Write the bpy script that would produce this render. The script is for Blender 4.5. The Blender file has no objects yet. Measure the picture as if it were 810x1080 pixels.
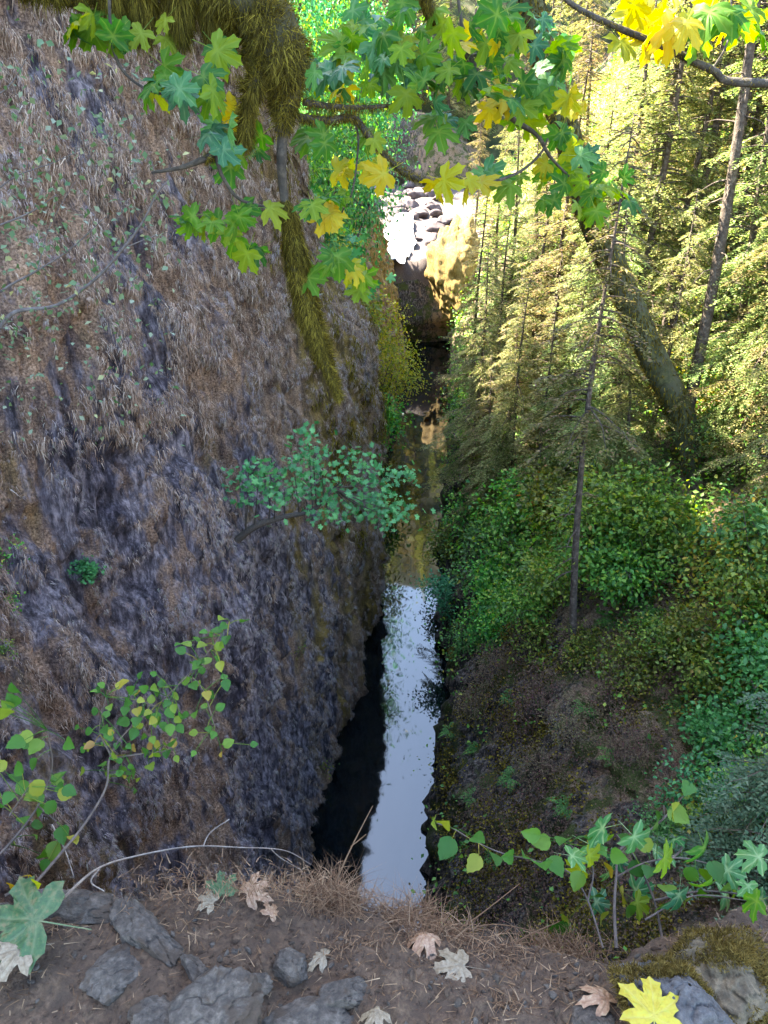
import bpy, math, random
import numpy as np
from mathutils import Vector
from mathutils.bvhtree import BVHTree
R = math.radians
rng = np.random.default_rng(7)
random.seed(7)
sc = bpy.context.scene
col = sc.collection

# ------------------------------------------------------------------ camera
PITCH = R(27)
cam_d = bpy.data.cameras.new('camera')
cam = bpy.data.objects.new('camera', cam_d); col.objects.link(cam)
cam.location = (0, 0, 0); cam.rotation_euler = (math.pi/2 - PITCH, 0, 0)
cam_d.sensor_fit = 'VERTICAL'; cam_d.angle = 2*math.atan(540/815)
cam_d.clip_start = 0.05; cam_d.clip_end = 2000
sc.camera = cam
# ------------------------------------------------------------------ light
SUN_AZ, SUN_EL = R(-58), R(50)          # azimuth from +Y towards +X
sdir = Vector((math.sin(SUN_AZ)*math.cos(SUN_EL), math.cos(SUN_AZ)*math.cos(SUN_EL), math.sin(SUN_EL)))
world = bpy.data.worlds.new('World'); sc.world = world; world.use_nodes = True
wn = world.node_tree.nodes; wl = world.node_tree.links
sky = wn.new('ShaderNodeTexSky'); sky.sky_type = 'NISHITA'; sky.sun_disc = False
sky.sun_elevation = SUN_EL; sky.sun_rotation = SUN_AZ
sky.air_density = 1.0; sky.dust_density = 1.0; sky.ozone_density = 2.2
wl.new(sky.outputs[0], wn['Background'].inputs[0]); wn['Background'].inputs[1].default_value = 0.15
sun_d = bpy.data.lights.new('sun', 'SUN'); sun_d.energy = 5.0; sun_d.angle = R(0.55); sun_d.color = (1, .93, .82)
sun = bpy.data.objects.new('sun', sun_d); col.objects.link(sun)
sun.rotation_euler = sdir.to_track_quat('Z', 'Y').to_euler()
vs = sc.view_settings; vs.view_transform = 'Standard'; vs.look = 'None'; vs.gamma = 1; vs.use_curve_mapping = False
vs.exposure = 3.8
vs.use_white_balance = True; vs.white_balance_temperature = 7150; vs.white_balance_tint = 8
cy = sc.cycles; cy.max_bounces = 7; cy.diffuse_bounces = 4; cy.glossy_bounces = 3; cy.transmission_bounces = 4
cy.transparent_max_bounces = 4; cy.sample_clamp_indirect = 6; cy.caustics_reflective = False; cy.caustics_refractive = False

# ------------------------------------------------------------------ helpers
F_ = np.array([0, math.cos(PITCH), -math.sin(PITCH)]); U_ = np.array([0, math.sin(PITCH), math.cos(PITCH)]); X_ = np.array([1., 0, 0])
def ray(px, py):
    return F_ + X_*((px-405)/815) - U_*((py-540)/815)
def P(px, py, Y):
    d = ray(px, py); return d*(Y/d[1])
def toward(px, py, dist):
    d = ray(px, py); return d/np.linalg.norm(d)*dist
def pix(p):
    d = np.dot(p, F_); return 405+815*p[0]/d, 540-815*np.dot(p, U_)/d

_perm = np.random.default_rng(1).permutation(256); _perm = np.concatenate([_perm, _perm, _perm])
_grad = np.random.default_rng(2).normal(size=(256, 3)); _grad /= np.linalg.norm(_grad, axis=1)[:, None]
def perlin(p):
    p = np.asarray(p, float); i = np.floor(p).astype(int); f = p-i; u = f*f*f*(f*(f*6-15)+10); i &= 255
    def g(a, b, c):
        h = _perm[_perm[_perm[(i[:, 0]+a) & 255]+((i[:, 1]+b) & 255)]+((i[:, 2]+c) & 255)]
        gr = _grad[h]
        return gr[:, 0]*(f[:, 0]-a)+gr[:, 1]*(f[:, 1]-b)+gr[:, 2]*(f[:, 2]-c)
    L = lambda a, b, t: a+(b-a)*t
    x0 = L(L(g(0,0,0), g(1,0,0), u[:,0]), L(g(0,1,0), g(1,1,0), u[:,0]), u[:,1])
    x1 = L(L(g(0,0,1), g(1,0,1), u[:,0]), L(g(0,1,1), g(1,1,1), u[:,0]), u[:,1])
    return L(x0, x1, u[:,2])*1.6
def fbm(p, octs=4, gain=.5):
    p = np.asarray(p, float); s = 0; a = 1
    for k in range(octs):
        s = s+a*perlin(p+k*17.3); p = p*2.03; a *= gain
    return s
def sstep(a, b, x):
    t = np.clip((x-a)/(b-a), 0, 1); return t*t*(3-2*t)

class MB:
    def __init__(s): s.v = []; s.f = []; s.n = 0
    def add(s, v, f):
        v = np.asarray(v, float).reshape(-1, 3); f = np.asarray(f, int).reshape(-1, 3)
        s.v.append(v); s.f.append(f+s.n); s.n += len(v)
    def tube(s, pts, rad, n=8, rough=0, cap=True):
        pts = np.asarray(pts, float); rad = np.broadcast_to(np.asarray(rad, float), (len(pts),))
        t = np.gradient(pts, axis=0); t /= np.linalg.norm(t, axis=1)[:, None]+1e-9
        ref = np.array([0, 0, 1.]) if abs(t[0][2]) < .9 else np.array([1., 0, 0])
        V = []
        a = np.cross(t[0], ref); a /= np.linalg.norm(a)
        for k in range(len(pts)):
            a = a-t[k]*np.dot(a, t[k]); a /= np.linalg.norm(a)+1e-9
            b = np.cross(t[k], a); th = np.arange(n)*2*math.pi/n
            V.append(pts[k]+rad[k]*(np.cos(th)[:, None]*a+np.sin(th)[:, None]*b))
        V = np.concatenate(V)
        if rough:
            c = np.repeat(pts, n, axis=0); V = c+(V-c)*(1+rough*fbm(V*(1.2/max(rad.max(), 1e-3)), 3))[:, None]
        i = np.arange(len(pts)-1)[:, None]*n; j = np.arange(n)[None]
        a_, b_ = i+j, i+(j+1) % n
        F = np.concatenate([np.stack([a_, b_, b_+n], -1).reshape(-1, 3), np.stack([a_, b_+n, a_+n], -1).reshape(-1, 3)])
        if cap:
            V = np.concatenate([V, pts[:1], pts[-1:]]); m = len(pts)*n
            k = np.arange(n); F = np.concatenate([F, np.stack([k, np.full(n, m), (k+1) % n], -1)[:, ::-1]*1,
                                                  np.stack([m-n+k, m-n+(k+1) % n, np.full(n, m+1)], -1)])
        s.add(V, F)
    def inst(s, tmpl, pos, rot, scale):
        tv, tf = tmpl; pos = np.asarray(pos); N = len(pos)
        if N == 0: return
        sc_ = np.asarray(scale, float); sc_ = sc_[:, None, None] if sc_.ndim == 1 else (sc_[:, None, :] if sc_.ndim == 2 else sc_)
        V = np.einsum('nij,nkj->nki', rot, tv[None]*sc_)+pos[:, None]
        F = tf[None]+(np.arange(N)*len(tv))[:, None, None]
        s.add(V.reshape(-1, 3), F.reshape(-1, 3))
    def mesh(s, name, smooth=False):
        v = np.concatenate(s.v); f = np.concatenate(s.f)
        m = bpy.data.meshes.new(name); m.vertices.add(len(v)); m.vertices.foreach_set('co', v.ravel())
        m.loops.add(f.size); m.loops.foreach_set('vertex_index', f.ravel())
        m.polygons.add(len(f)); m.polygons.foreach_set('loop_start', np.arange(len(f))*3)
        if smooth: m.polygons.foreach_set('use_smooth', np.ones(len(f), bool))
        m.update(calc_edges=True); return m
    def build(s, name, mat, parent=None, smooth=False, loc=None):
        m = s.mesh(name, smooth); o = bpy.data.objects.new(name, m); col.objects.link(o); m.materials.append(mat)
        if parent is not None: o.parent = parent
        if loc is not None: o.location = loc
        return o
def tag(o, label=None, cat=None, group=None, kind=None):
    for k, v in (('label', label), ('category', cat), ('group', group), ('kind', kind)):
        if v: o[k] = v
    return o
def empty(name, loc=(0, 0, 0), rz=0, label=None, cat=None, group=None):
    o = bpy.data.objects.new(name, None); col.objects.link(o); o.location = loc; o.rotation_euler = (0, 0, rz); o.empty_display_size = .2
    return tag(o, label, cat, group)
def copy_tree(o, parent=None):
    c = o.copy(); col.objects.link(c); c.parent = parent
    for ch in [x for x in bpy.data.objects if x.parent == o]: copy_tree(ch, c)
    return c
def gridmesh(G):           # G[a,b,3] -> verts, tris
    a, b = G.shape[:2]; i = np.arange(a-1)[:, None]*b+np.arange(b-1)[None]
    F = np.concatenate([np.stack([i, i+b, i+b+1], -1).reshape(-1, 3), np.stack([i, i+b+1, i+1], -1).reshape(-1, 3)])
    return G.reshape(-1, 3), F
def norm(v): return v/(np.linalg.norm(v, axis=-1, keepdims=True)+1e-9)
def frames(d, n):          # columns side, dir, normal
    d = norm(np.asarray(d, float)); n = np.asarray(n, float)
    s_ = norm(np.cross(d, n)); n2 = np.cross(s_, d)
    return np.stack([s_, d, n2], -1)
def catmull(pts, k=6):
    pts = np.asarray(pts, float); Q = np.concatenate([[2*pts[0]-pts[1]], pts, [2*pts[-1]-pts[-2]]]); out = []
    for i in range(1, len(Q)-2):
        p0, p1, p2, p3 = Q[i-1:i+3]
        for t in np.arange(k)/k:
            out.append(.5*((2*p1)+(-p0+p2)*t+(2*p0-5*p1+4*p2-p3)*t*t+(-p0+3*p1-3*p2+p3)*t**3))
    out.append(pts[-1]); return np.array(out)

# ------------------------------------------------------------------ materials
def newmat(name):
    m = bpy.data.materials.new(name); m.use_nodes = True; nt = m.node_tree
    return m, nt, nt.nodes, nt.links, nt.nodes['Principled BSDF']
def N(nt, t, **kw):
    n = nt.nodes.new(t)
    for k, v in kw.items():
        if k.startswith('i_'):
            k = k[2:]; n.inputs[int(k) if k.isdigit() else k].default_value = v
        else: setattr(n, k, v)
    return n
def ramp(nt, stops, fac=None, interp='LINEAR'):
    r = nt.nodes.new('ShaderNodeValToRGB'); e = r.color_ramp; e.interpolation = interp
    while len(e.elements) < len(stops): e.elements.new(.5)
    for k, (p, c) in enumerate(stops): e.elements[k].position = p; e.elements[k].color = (*c, 1) if len(c) == 3 else c
    if fac is not None: nt.links.new(fac, r.inputs[0])
    return r
def mapped(nt, scale=(1, 1, 1), src='Object'):
    tc = N(nt, 'ShaderNodeTexCoord'); mp = N(nt, 'ShaderNodeMapping'); mp.inputs['Scale'].default_value = scale
    nt.links.new(tc.outputs[src], mp.inputs[0]); return mp.outputs[0]
def noise(nt, vec, scale, detail=5, rough=.6, dist=0):
    n = N(nt, 'ShaderNodeTexNoise'); n.inputs['Scale'].default_value = scale; n.inputs['Detail'].default_value = detail
    n.inputs['Roughness'].default_value = rough; n.inputs['Distortion'].default_value = dist
    nt.links.new(vec, n.inputs['Vector']); return n.outputs[0]
def mixc(nt, fac, a, b, mode='MIX'):
    m = N(nt, 'ShaderNodeMix', data_type='RGBA', blend_type=mode)
    for s_, x in ((0, fac), (6, a), (7, b)):
        if hasattr(x, 'links') or hasattr(x, 'is_linked'): nt.links.new(x, m.inputs[s_])
        elif s_ == 0: m.inputs[0].default_value = x
        else: m.inputs[s_].default_value = (*x, 1)
    return m.outputs[2]
def bump(nt, h, strength=.5, dist=.02):
    b = N(nt, 'ShaderNodeBump'); b.inputs['Strength'].default_value = strength; b.inputs['Distance'].default_value = dist
    nt.links.new(h, b.inputs['Height']); return b.outputs[0]

def leaf_mat(name, stops, trans=.45, rough=.5, spec=.35, obj_var=.0):
    m, nt, nd, lk, p = newmat(name)
    g = N(nt, 'ShaderNodeNewGeometry')
    r = ramp(nt, stops, g.outputs['Random Per Island'])
    c = r.outputs[0]
    if obj_var:
        oi = N(nt, 'ShaderNodeObjectInfo'); h = N(nt, 'ShaderNodeHueSaturation')
        mr = N(nt, 'ShaderNodeMapRange'); mr.inputs[3].default_value = .5-obj_var*.25; mr.inputs[4].default_value = .5+obj_var*.12
        lk.new(oi.outputs['Random'], mr.inputs[0]); lk.new(mr.outputs[0], h.inputs['Hue'])
        mr2 = N(nt, 'ShaderNodeMapRange'); mr2.inputs[3].default_value = 1-obj_var; mr2.inputs[4].default_value = 1+obj_var
        lk.new(oi.outputs['Random'], mr2.inputs[0]); lk.new(mr2.outputs[0], h.inputs['Value'])
        lk.new(c, h.inputs['Color']); c = h.outputs[0]
    lk.new(c, p.inputs['Base Color']); p.inputs['Roughness'].default_value = rough
    p.inputs['Specular IOR Level'].default_value = spec
    tr = N(nt, 'ShaderNodeBsdfTranslucent'); hs = N(nt, 'ShaderNodeHueSaturation'); hs.inputs['Saturation'].default_value = 1.15; hs.inputs['Value'].default_value = 1.6
    hs.inputs['Hue'].default_value = .485
    lk.new(c, hs.inputs['Color']); lk.new(hs.outputs[0], tr.inputs[0])
    mx = N(nt, 'ShaderNodeMixShader'); mx.inputs[0].default_value = trans
    lk.new(p.outputs[0], mx.inputs[1]); lk.new(tr.outputs[0], mx.inputs[2]); lk.new(mx.outputs[0], nd['Material Output'].inputs[0])
    return m

def cliff_mat(name, kind):
    m, nt, nd, lk, p = newmat(name)
    vec = mapped(nt)
    vst = mapped(nt, (1, 1, .3))
    fine = noise(nt, vst, 9, 8, .72)
    mid = noise(nt, vst, 2.2, 6, .65)
    big = noise(nt, mapped(nt, (1, 1, .45)), .32, 4, .6)
    fine2 = noise(nt, vec, 26, 6, .7)
    if kind == 'left':
        rock = ramp(nt, [(.38, (.024, .02, .024)), (.5, (.10, .088, .102)), (.62, (.27, .24, .26))], fine).outputs[0]
        brown = ramp(nt, [(.34, (.05, .032, .021)), (.5, (.21, .135, .09)), (.64, (.4, .28, .195))], fine2).outputs[0]
        olive = ramp(nt, [(.34, (.05, .034, .01)), (.62, (.26, .175, .05))], fine2).outputs[0]
        # dry growth gathers on the upper wall and round the far corner
        sx = N(nt, 'ShaderNodeSeparateXYZ'); lk.new(vec, sx.inputs[0])
        up = N(nt, 'ShaderNodeMapRange'); up.inputs[1].default_value = -9; up.inputs[2].default_value = 0; up.inputs[3].default_value = 0; up.inputs[4].default_value = .13
        lk.new(sx.outputs[2], up.inputs[0])
        far = N(nt, 'ShaderNodeMapRange'); far.inputs[1].default_value = 17; far.inputs[2].default_value = 30; far.inputs[3].default_value = 0; far.inputs[4].default_value = .22
        lk.new(sx.outputs[1], far.inputs[0])
        a1 = N(nt, 'ShaderNodeMath', operation='ADD'); lk.new(up.outputs[0], a1.inputs[0]); lk.new(far.outputs[0], a1.inputs[1])
        a2 = N(nt, 'ShaderNodeMath', operation='ADD'); lk.new(a1.outputs[0], a2.inputs[0]); lk.new(big, a2.inputs[1])
        a3 = N(nt, 'ShaderNodeMath', operation='MULTIPLY_ADD'); a3.inputs[1].default_value = .55; lk.new(mid, a3.inputs[0]); lk.new(a2.outputs[0], a3.inputs[2])
        f1 = ramp(nt, [(.81, (0, 0, 0)), (.88, (1, 1, 1))], a3.outputs[0]).outputs[0]
        c = mixc(nt, f1, rock, brown)
        o1 = noise(nt, mapped(nt, (1, 1, .3), 'Object'), .55, 4, .6, .4)
        fo = N(nt, 'ShaderNodeMath', operation='MULTIPLY_ADD'); fo.inputs[1].default_value = .95; lk.new(far.outputs[0], fo.inputs[0]); lk.new(o1, fo.inputs[2])
        c = mixc(nt, ramp(nt, [(.6, (0, 0, 0)), (.72, (1, 1, 1))], fo.outputs[0]).outputs[0], c, olive)
        st = noise(nt, mapped(nt, (1.6, 1.6, .16)), 1.9, 5, .65)
        c = mixc(nt, 1.0, c, ramp(nt, [(.38, (.4, .39, .46)), (.5, (.92, .9, .92)), (.62, (1.3, 1.25, 1.2))], st).outputs[0], 'MULTIPLY')
        lich = ramp(nt, [(.63, (0, 0, 0)), (.69, (1, 1, 1))], noise(nt, vst, 6, 7, .8)).outputs[0]
        c = mixc(nt, lich, c, (.27, .26, .29))
    elif kind == 'right':
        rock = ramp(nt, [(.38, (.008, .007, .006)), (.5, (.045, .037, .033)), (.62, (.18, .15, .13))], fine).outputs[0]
        brown = ramp(nt, [(.34, (.05, .033, .021)), (.5, (.19, .13, .083)), (.64, (.33, .24, .16))], fine2).outputs[0]
        moss = ramp(nt, [(.3, (.014, .022, .005)), (.65, (.07, .085, .018))], fine2).outputs[0]
        sx = N(nt, 'ShaderNodeSeparateXYZ'); lk.new(vec, sx.inputs[0]); xr = N(nt, 'ShaderNodeMapRange'); xr.inputs[1].default_value = 1.5; xr.inputs[2].default_value = 6.5; xr.inputs[3].default_value = -.28; xr.inputs[4].default_value = .1
        lk.new(sx.outputs[0], xr.inputs[0]); ad = N(nt, 'ShaderNodeMath', operation='ADD'); lk.new(xr.outputs[0], ad.inputs[0]); lk.new(mid, ad.inputs[1])
        c = mixc(nt, ramp(nt, [(.43, (0, 0, 0)), (.55, (1, 1, 1))], ad.outputs[0]).outputs[0], rock, brown)
        c = mixc(nt, ramp(nt, [(.5, (0, 0, 0)), (.58, (1, 1, 1))], noise(nt, vec, .9, 6, .7)).outputs[0], c, moss)
    elif kind == 'mossrock':
        c = ramp(nt, [(.3, (.07, .04, .012)), (.46, (.2, .13, .035)), (.6, (.3, .21, .07)), (.72, (.3, .23, .14))], fine).outputs[0]
    elif kind == 'bed':
        c = ramp(nt, [(.3, (.035, .028, .026)), (.5, (.10, .08, .075)), (.7, (.2, .17, .165))], fine2).outputs[0]
    elif kind == 'forest':
        c = ramp(nt, [(.35, (.012, .018, .006)), (.5, (.03, .04, .012)), (.65, (.07, .06, .03))], noise(nt, vec, .7, 8, .7)).outputs[0]
    lk.new(c, p.inputs['Base Color']); p.inputs['Roughness'].default_value = .85; p.inputs['Specular IOR Level'].default_value = .25
    hh = N(nt, 'ShaderNodeMath', operation='ADD'); lk.new(fine, hh.inputs[0]); lk.new(fine2, hh.inputs[1])
    lk.new(bump(nt, hh.outputs[0], .9, .10), p.inputs['Normal'])
    return m

def simple_rock(name, c1, c2, c3, scale=14, bs=.9, bd=.012, spots=None):
    m, nt, nd, lk, p = newmat(name); vec = mapped(nt)
    n1 = noise(nt, vec, scale, 8, .7); n2 = noise(nt, vec, scale*.3, 5, .6, .5)
    c = ramp(nt, [(.3, c1), (.5, c2), (.7, c3)], n1).outputs[0]
    if spots: c = mixc(nt, ramp(nt, [(.52, (0, 0, 0)), (.6, (1, 1, 1))], n2).outputs[0], c, spots)
    lk.new(c, p.inputs['Base Color']); p.inputs['Roughness'].default_value = .85
    lk.new(bump(nt, n1, bs, bd), p.inputs['Normal']); return m

M = {}
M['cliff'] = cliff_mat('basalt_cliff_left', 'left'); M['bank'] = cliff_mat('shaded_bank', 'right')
M['mossrock'] = cliff_mat('golden_moss_rock', 'mossrock'); M['bed'] = cliff_mat('stream_bed', 'bed'); M['forest'] = cliff_mat('forest_floor', 'forest')
M['soil'] = simple_rock('soil', (.028, .0145, .007), (.07, .038, .02), (.13, .078, .045), 70, 1, .01, (.055, .03, .016))
M['rock'] = simple_rock('ledge_rock', (.018, .0125, .0095), (.065, .05, .039), (.14, .112, .088), 55, 1, .01, (.05, .032, .02))
M['basalt'] = simple_rock('pitted_basalt', (.02, .019, .02), (.075, .07, .07), (.14, .13, .125), 45, 1, .015)
M['bark'] = simple_rock('bark', (.012, .009, .007), (.035, .027, .02), (.09, .07, .055), 40, 1, .01)
M['bark_far'] = simple_rock('conifer_bark', (.022, .014, .009), (.065, .046, .033), (.17, .135, .105), 9, 1, .05)
M['bark_moss'] = simple_rock('mossy_bark', (.015, .018, .006), (.045, .05, .018), (.10, .10, .04), 6, 1, .04, (.06, .06, .035))
M['twig'] = simple_rock('dry_twig', (.10, .075, .06), (.2, .16, .13), (.32, .27, .22), 30, .3, .003)
M['twig_dark'] = simple_rock('dark_twig', (.03, .022, .018), (.07, .05, .04), (.12, .09, .07), 40, .3, .003)
M['moss'] = leaf_mat('hanging_moss', [(0, (.03, .024, .006)), (.5, (.085, .068, .014)), (.85, (.17, .14, .024)), (1, (.28, .23, .04))], .45, .8, .1)
M['moss_core'] = simple_rock('moss_core', (.02, .017, .006), (.05, .042, .012), (.09, .07, .02), 30, 1, .03)
M['moss_gold'] = leaf_mat('gold_moss', [(0, (.04, .028, .009)), (.5, (.11, .078, .02)), (1, (.2, .15, .045))], .3, .8, .1)
M['maple'] = leaf_mat('maple_leaf', [(0, (.02, .09, .02)), (.25, (.035, .13, .018)), (.5, (.06, .16, .015)), (.78, (.11, .2, .015)), (.95, (.16, .21, .015)), (1, (.24, .22, .02))], .55, .55, .2)
M['maple_teal'] = leaf_mat('maple_leaf_cool', [(0, (.02, .085, .04)), (.5, (.03, .12, .045)), (1, (.06, .17, .04))], .4, .45, .3)
M['maple_yellow'] = leaf_mat('maple_leaf_yellow', [(0, (.2, .24, .012)), (.4, (.32, .28, .012)), (.9, (.36, .29, .015)), (1, (.28, .2, .03))], .5, .5, .2)
M['cliff_tree'] = leaf_mat('cliff_tree_leaf', [(0, (.025, .13, .04)), (.5, (.055, .22, .07)), (1, (.10, .3, .09))], .3, .5, .4)
M['shrub'] = leaf_mat('shrub_leaf', [(0, (.025, .09, .018)), (.35, (.055, .17, .028)), (.7, (.11, .27, .04)), (.93, (.2, .32, .05)), (1, (.34, .3, .05))], .42, .5, .35, .35)
M['shrub_teal'] = leaf_mat('shrub_leaf_cool', [(0, (.02, .10, .04)), (.5, (.045, .19, .07)), (1, (.09, .29, .10))], .4, .5, .35, .25)
M['shrub_yellow'] = leaf_mat('shrub_leaf_yellow', [(0, (.12, .18, .02)), (.5, (.26, .28, .03)), (1, (.45, .36, .04))], .45, .5, .3, .15)
M['shrub_dry'] = leaf_mat('shrub_leaf_dry', [(0, (.07, .05, .03)), (.5, (.14, .10, .06)), (.8, (.12, .12, .05)), (1, (.16, .07, .06))], .25, .7, .2, .15)
M['conifer'] = leaf_mat('conifer_needles', [(0, (.06, .09, .025)), (.5, (.14, .18, .055)), (.85, (.26, .28, .10)), (1, (.38, .31, .15))], .45, .6, .3, .3)
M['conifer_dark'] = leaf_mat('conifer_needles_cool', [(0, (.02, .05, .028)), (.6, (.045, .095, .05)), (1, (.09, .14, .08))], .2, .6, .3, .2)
M['hazel'] = leaf_mat('hazel_leaf', [(0, (.02, .075, .012)), (.5, (.045, .13, .016)), (.8, (.12, .17, .02)), (.96, (.22, .19, .025)), (1, (.22, .13, .04))], .3, .6, .25)
M['dry_grass'] = leaf_mat('dry_grass', [(0, (.08, .05, .035)), (.5, (.23, .155, .11)), (.85, (.38, .29, .225)), (1, (.5, .43, .36))], .2, .9, .1)
M['grey_grass'] = leaf_mat('grey_grass', [(0, (.10, .08, .085)), (.5, (.27, .22, .22)), (.85, (.4, .35, .34)), (1, (.25, .28, .17))], .2, .9, .1)
M['straw'] = leaf_mat('straw', [(0, (.07, .036, .02)), (.5, (.15, .085, .048)), (1, (.25, .16, .095))], .25, .8, .2)
M['needle'] = leaf_mat('fallen_needles', [(0, (.05, .026, .014)), (.6, (.15, .085, .045)), (1, (.27, .18, .11))], .1, .8, .2)
M['fern'] = leaf_mat('fern_frond', [(0, (.02, .09, .02)), (.6, (.05, .17, .03)), (1, (.12, .24, .05))], .35, .5, .3)
M['boulder'] = simple_rock('pale_boulder', (.03, .02, .02), (.075, .055, .055), (.14, .11, .11), 1.5, .6, .1)
M['mound'] = simple_rock('mossy_mound', (.04, .03, .018), (.10, .075, .045), (.2, .15, .09), 40, 1, .012)

m, nt, nd, lk, p = newmat('creek_water'); M['water'] = m
p.inputs['Base Color'].default_value = (.002, .004, .005, 1); p.inputs['Roughness'].default_value = .03; p.inputs['IOR'].default_value = 1.6
wv = mapped(nt, (1, .6, 1))
wh = N(nt, 'ShaderNodeMath', operation='MULTIPLY_ADD'); wh.inputs[1].default_value = 3.0
lk.new(noise(nt, wv, .3, 1, .5), wh.inputs[0]); lk.new(noise(nt, wv, 1.3, 1, .5), wh.inputs[2])
lk.new(bump(nt, wh.outputs[0], .14, .035), p.inputs['Normal'])
m, nt, nd, lk, p = newmat('white_water'); M['foam'] = m
fn = noise(nt, mapped(nt, (1, .4, .3)), 1.6, 6, .65)
lk.new(ramp(nt, [(.38, (.25, .27, .3)), (.52, (.8, .82, .85))], fn).outputs[0], p.inputs['Base Color']); p.inputs['Roughness'].default_value = .4
lk.new(bump(nt, fn, .8, .2), p.inputs['Normal'])

# ------------------------------------------------------------------ leaf templates
def fan(center, outline, zf):
    o = np.array(outline, float); V = np.concatenate([[center], o]); V = np.column_stack([V, zf(V[:, 0], V[:, 1])])
    n = len(o); k = np.arange(n); return V, np.stack([np.zeros(n, int), 1+(k+1) % n, 1+k], -1)
_half = [(0,1.0),(.09,.88),(.24,.86),(.20,.74),(.22,.62),(.20,.50),(.34,.58),(.42,.70),(.54,.66),(.76,.68),(.70,.54),(.76,.40),(.62,.34),(.48,.22),(.42,.13),(.56,.10),(.66,.04),(.74,-.12),(.56,-.16),(.44,-.26),(.22,-.22),(0,-.04)]
_out = _half+[(-x, y) for x, y in _half[-2:0:-1]]
MAPLE = fan((0, .15), _out, lambda x, y: -.18*(x*x+(y-.15)**2)+.10*np.cos(np.arctan2(x, y-.05)*7)*np.hypot(x, y-.05))
def with_petiole(T, w=.018, L=.7):
    V, F = T; b = np.array([[-w, 0, 0], [w, 0, 0], [0, -L, .12]]); n = len(V)
    return np.concatenate([V, b]), np.concatenate([F, [[n, n+1, n+2]]])
MAPLE = with_petiole(MAPLE)
_h2 = [(0,1),(.12,.88),(.22,.80),(.27,.66),(.37,.58),(.38,.44),(.42,.32),(.34,.18),(.24,.08),(.10,.0),(0,.03)]
HAZEL = fan((0, .45), _h2+[(-x, y) for x, y in _h2[-2:0:-1]], lambda x, y: .35*np.abs(x)-.25*(y-.4)**2)
SMALL = (np.array([[0, 0, 0], [.34, .45, .1], [0, 1, -.08], [-.34, .45, .1]]), np.array([[0, 1, 2], [0, 2, 3]]))
NEEDLE = (np.array([[-.5, 0, 0], [.5, 0, 0], [0, 1, 0]]), np.array([[0, 1, 2]]))
def blade(n=3, w=.06, droop=.5):
    t = np.linspace(0, 1, n+1); V = []; F = []
    for k, a in enumerate(t[:-1]): V += [[-w*(1-a), a*(1-.2*droop*a), -droop*a*a], [w*(1-a), a*(1-.2*droop*a), -droop*a*a]]
    V.append([0, 1-.2*droop, -droop])
    for k in range(n-1): F += [[2*k, 2*k+1, 2*k+3], [2*k, 2*k+3, 2*k+2]]
    F.append([2*n-2, 2*n-1, 2*n]); return np.array(V), np.array(F)
BLADE = blade()

# ------------------------------------------------------------------ terrain
WZ = -22.0
def resample(poly, ds):
    P_ = catmull(np.array(poly, float), 12); d = np.concatenate([[0], np.cumsum(np.linalg.norm(np.diff(P_, axis=0), axis=1))])
    s = [0.]
    while s[-1] < d[-1]:
        y = np.interp(s[-1], d, P_[:, 1]); s.append(s[-1]+ds(y))
    s = np.array(s); return np.column_stack([np.interp(s, d, P_[:, 0]), np.interp(s, d, P_[:, 1])]), s
def horn(L, sign):
    t = norm(np.gradient(L, axis=0)); n = np.column_stack([t[:, 1], -t[:, 0]])*sign
    for _ in range(6):
        n[1:-1] = (n[:-2]+n[1:-1]*2+n[2:])/4
    return norm(n)
# left wall
LW, ls = resample([(-8,-8),(-5.6,0),(-4,7),(-3.2,12),(-2.6,17),(-2.2,22.2),(-1.06,27.4),(-.3,32.6),(-.35,34.2),(-1.6,36.5),(-1.2,42),(0,50),(1.0,60),(1.8,70),(2.0,82),(.6,90),(-2.5,98),(-5,110),(-7,130),(-9,150)],
                  lambda y: .075 if 3 < y < 22 else (.1 if y < 37 else (.3 if y < 95 else .7)))
ln = horn(LW, 1)
Yl = LW[:, 1]
top = np.interp(Yl, [0, 30, 34, 37, 80, 88, 100, 150], [13.5, 12, 9, -3, -4, -11, -9, -6])
top = np.where(Yl < 9, np.interp(Yl, [6.9, 8.0], [14.6, 12.6]), top)  # unseen rim, stepped to shade the ledge and leave the near maple sunlit
nv = 330; back = 26
v = np.linspace(0, 1, nv)
Gz = -23.5+(top[:, None]+23.5)*v[None]
lean = np.where(Gz > -9, .21*(Gz+9), 0)+.02*(Gz+23)
lean = lean+1.2*sstep(-8.5, -5, Gz)*np.interp(Yl, [22, 30, 37, 38], [0, 1, 1, 0])[:, None]
lean = lean+np.where(Yl[:, None] > 37, .18*(Gz+23), 0)
base3 = np.stack([np.repeat(LW[:, :1], nv, 1), np.repeat(LW[:, 1:], nv, 1), Gz], -1)
q = np.stack([base3[..., 0]*.6, base3[..., 1], Gz], -1).reshape(-1, 3)
d1 = fbm(q*[.35, .35, .12], 3)*.9
d2 = fbm(q*[1.3, 1.3, .42]+9, 4)
d2 = .5*np.abs(d2)-.15
ledges = .16*fbm(q*[.8, .8, 1.3]+30, 3)
d3 = .11*fbm(q*[4.5, 4.5, 2.0]+50, 4)
d3 = d3+.16*(1-np.abs(perlin(q*[2.6, 2.6, 1.3]+61))*2.2)
edge_keep = 1-.65*np.exp(-((q[:, 1]-33.5)/3.)**2)
D = ((d1*edge_keep+d2+ledges+d3)-.25*edge_keep).reshape(len(LW), nv)
off = (D-lean)
G = base3.copy(); G[..., 0] += ln[:, None, 0]*off; G[..., 1] += ln[:, None, 1]*off
bk = np.linspace(0, 1, back+1)[1:]
topP = G[:, -1]
slope_b = np.interp(Yl, [0, 34, 38, 80, 90, 150], [.35, .35, 1.25, 1.1, .35, .3])
Gb = np.zeros((len(LW), back, 3))
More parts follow.
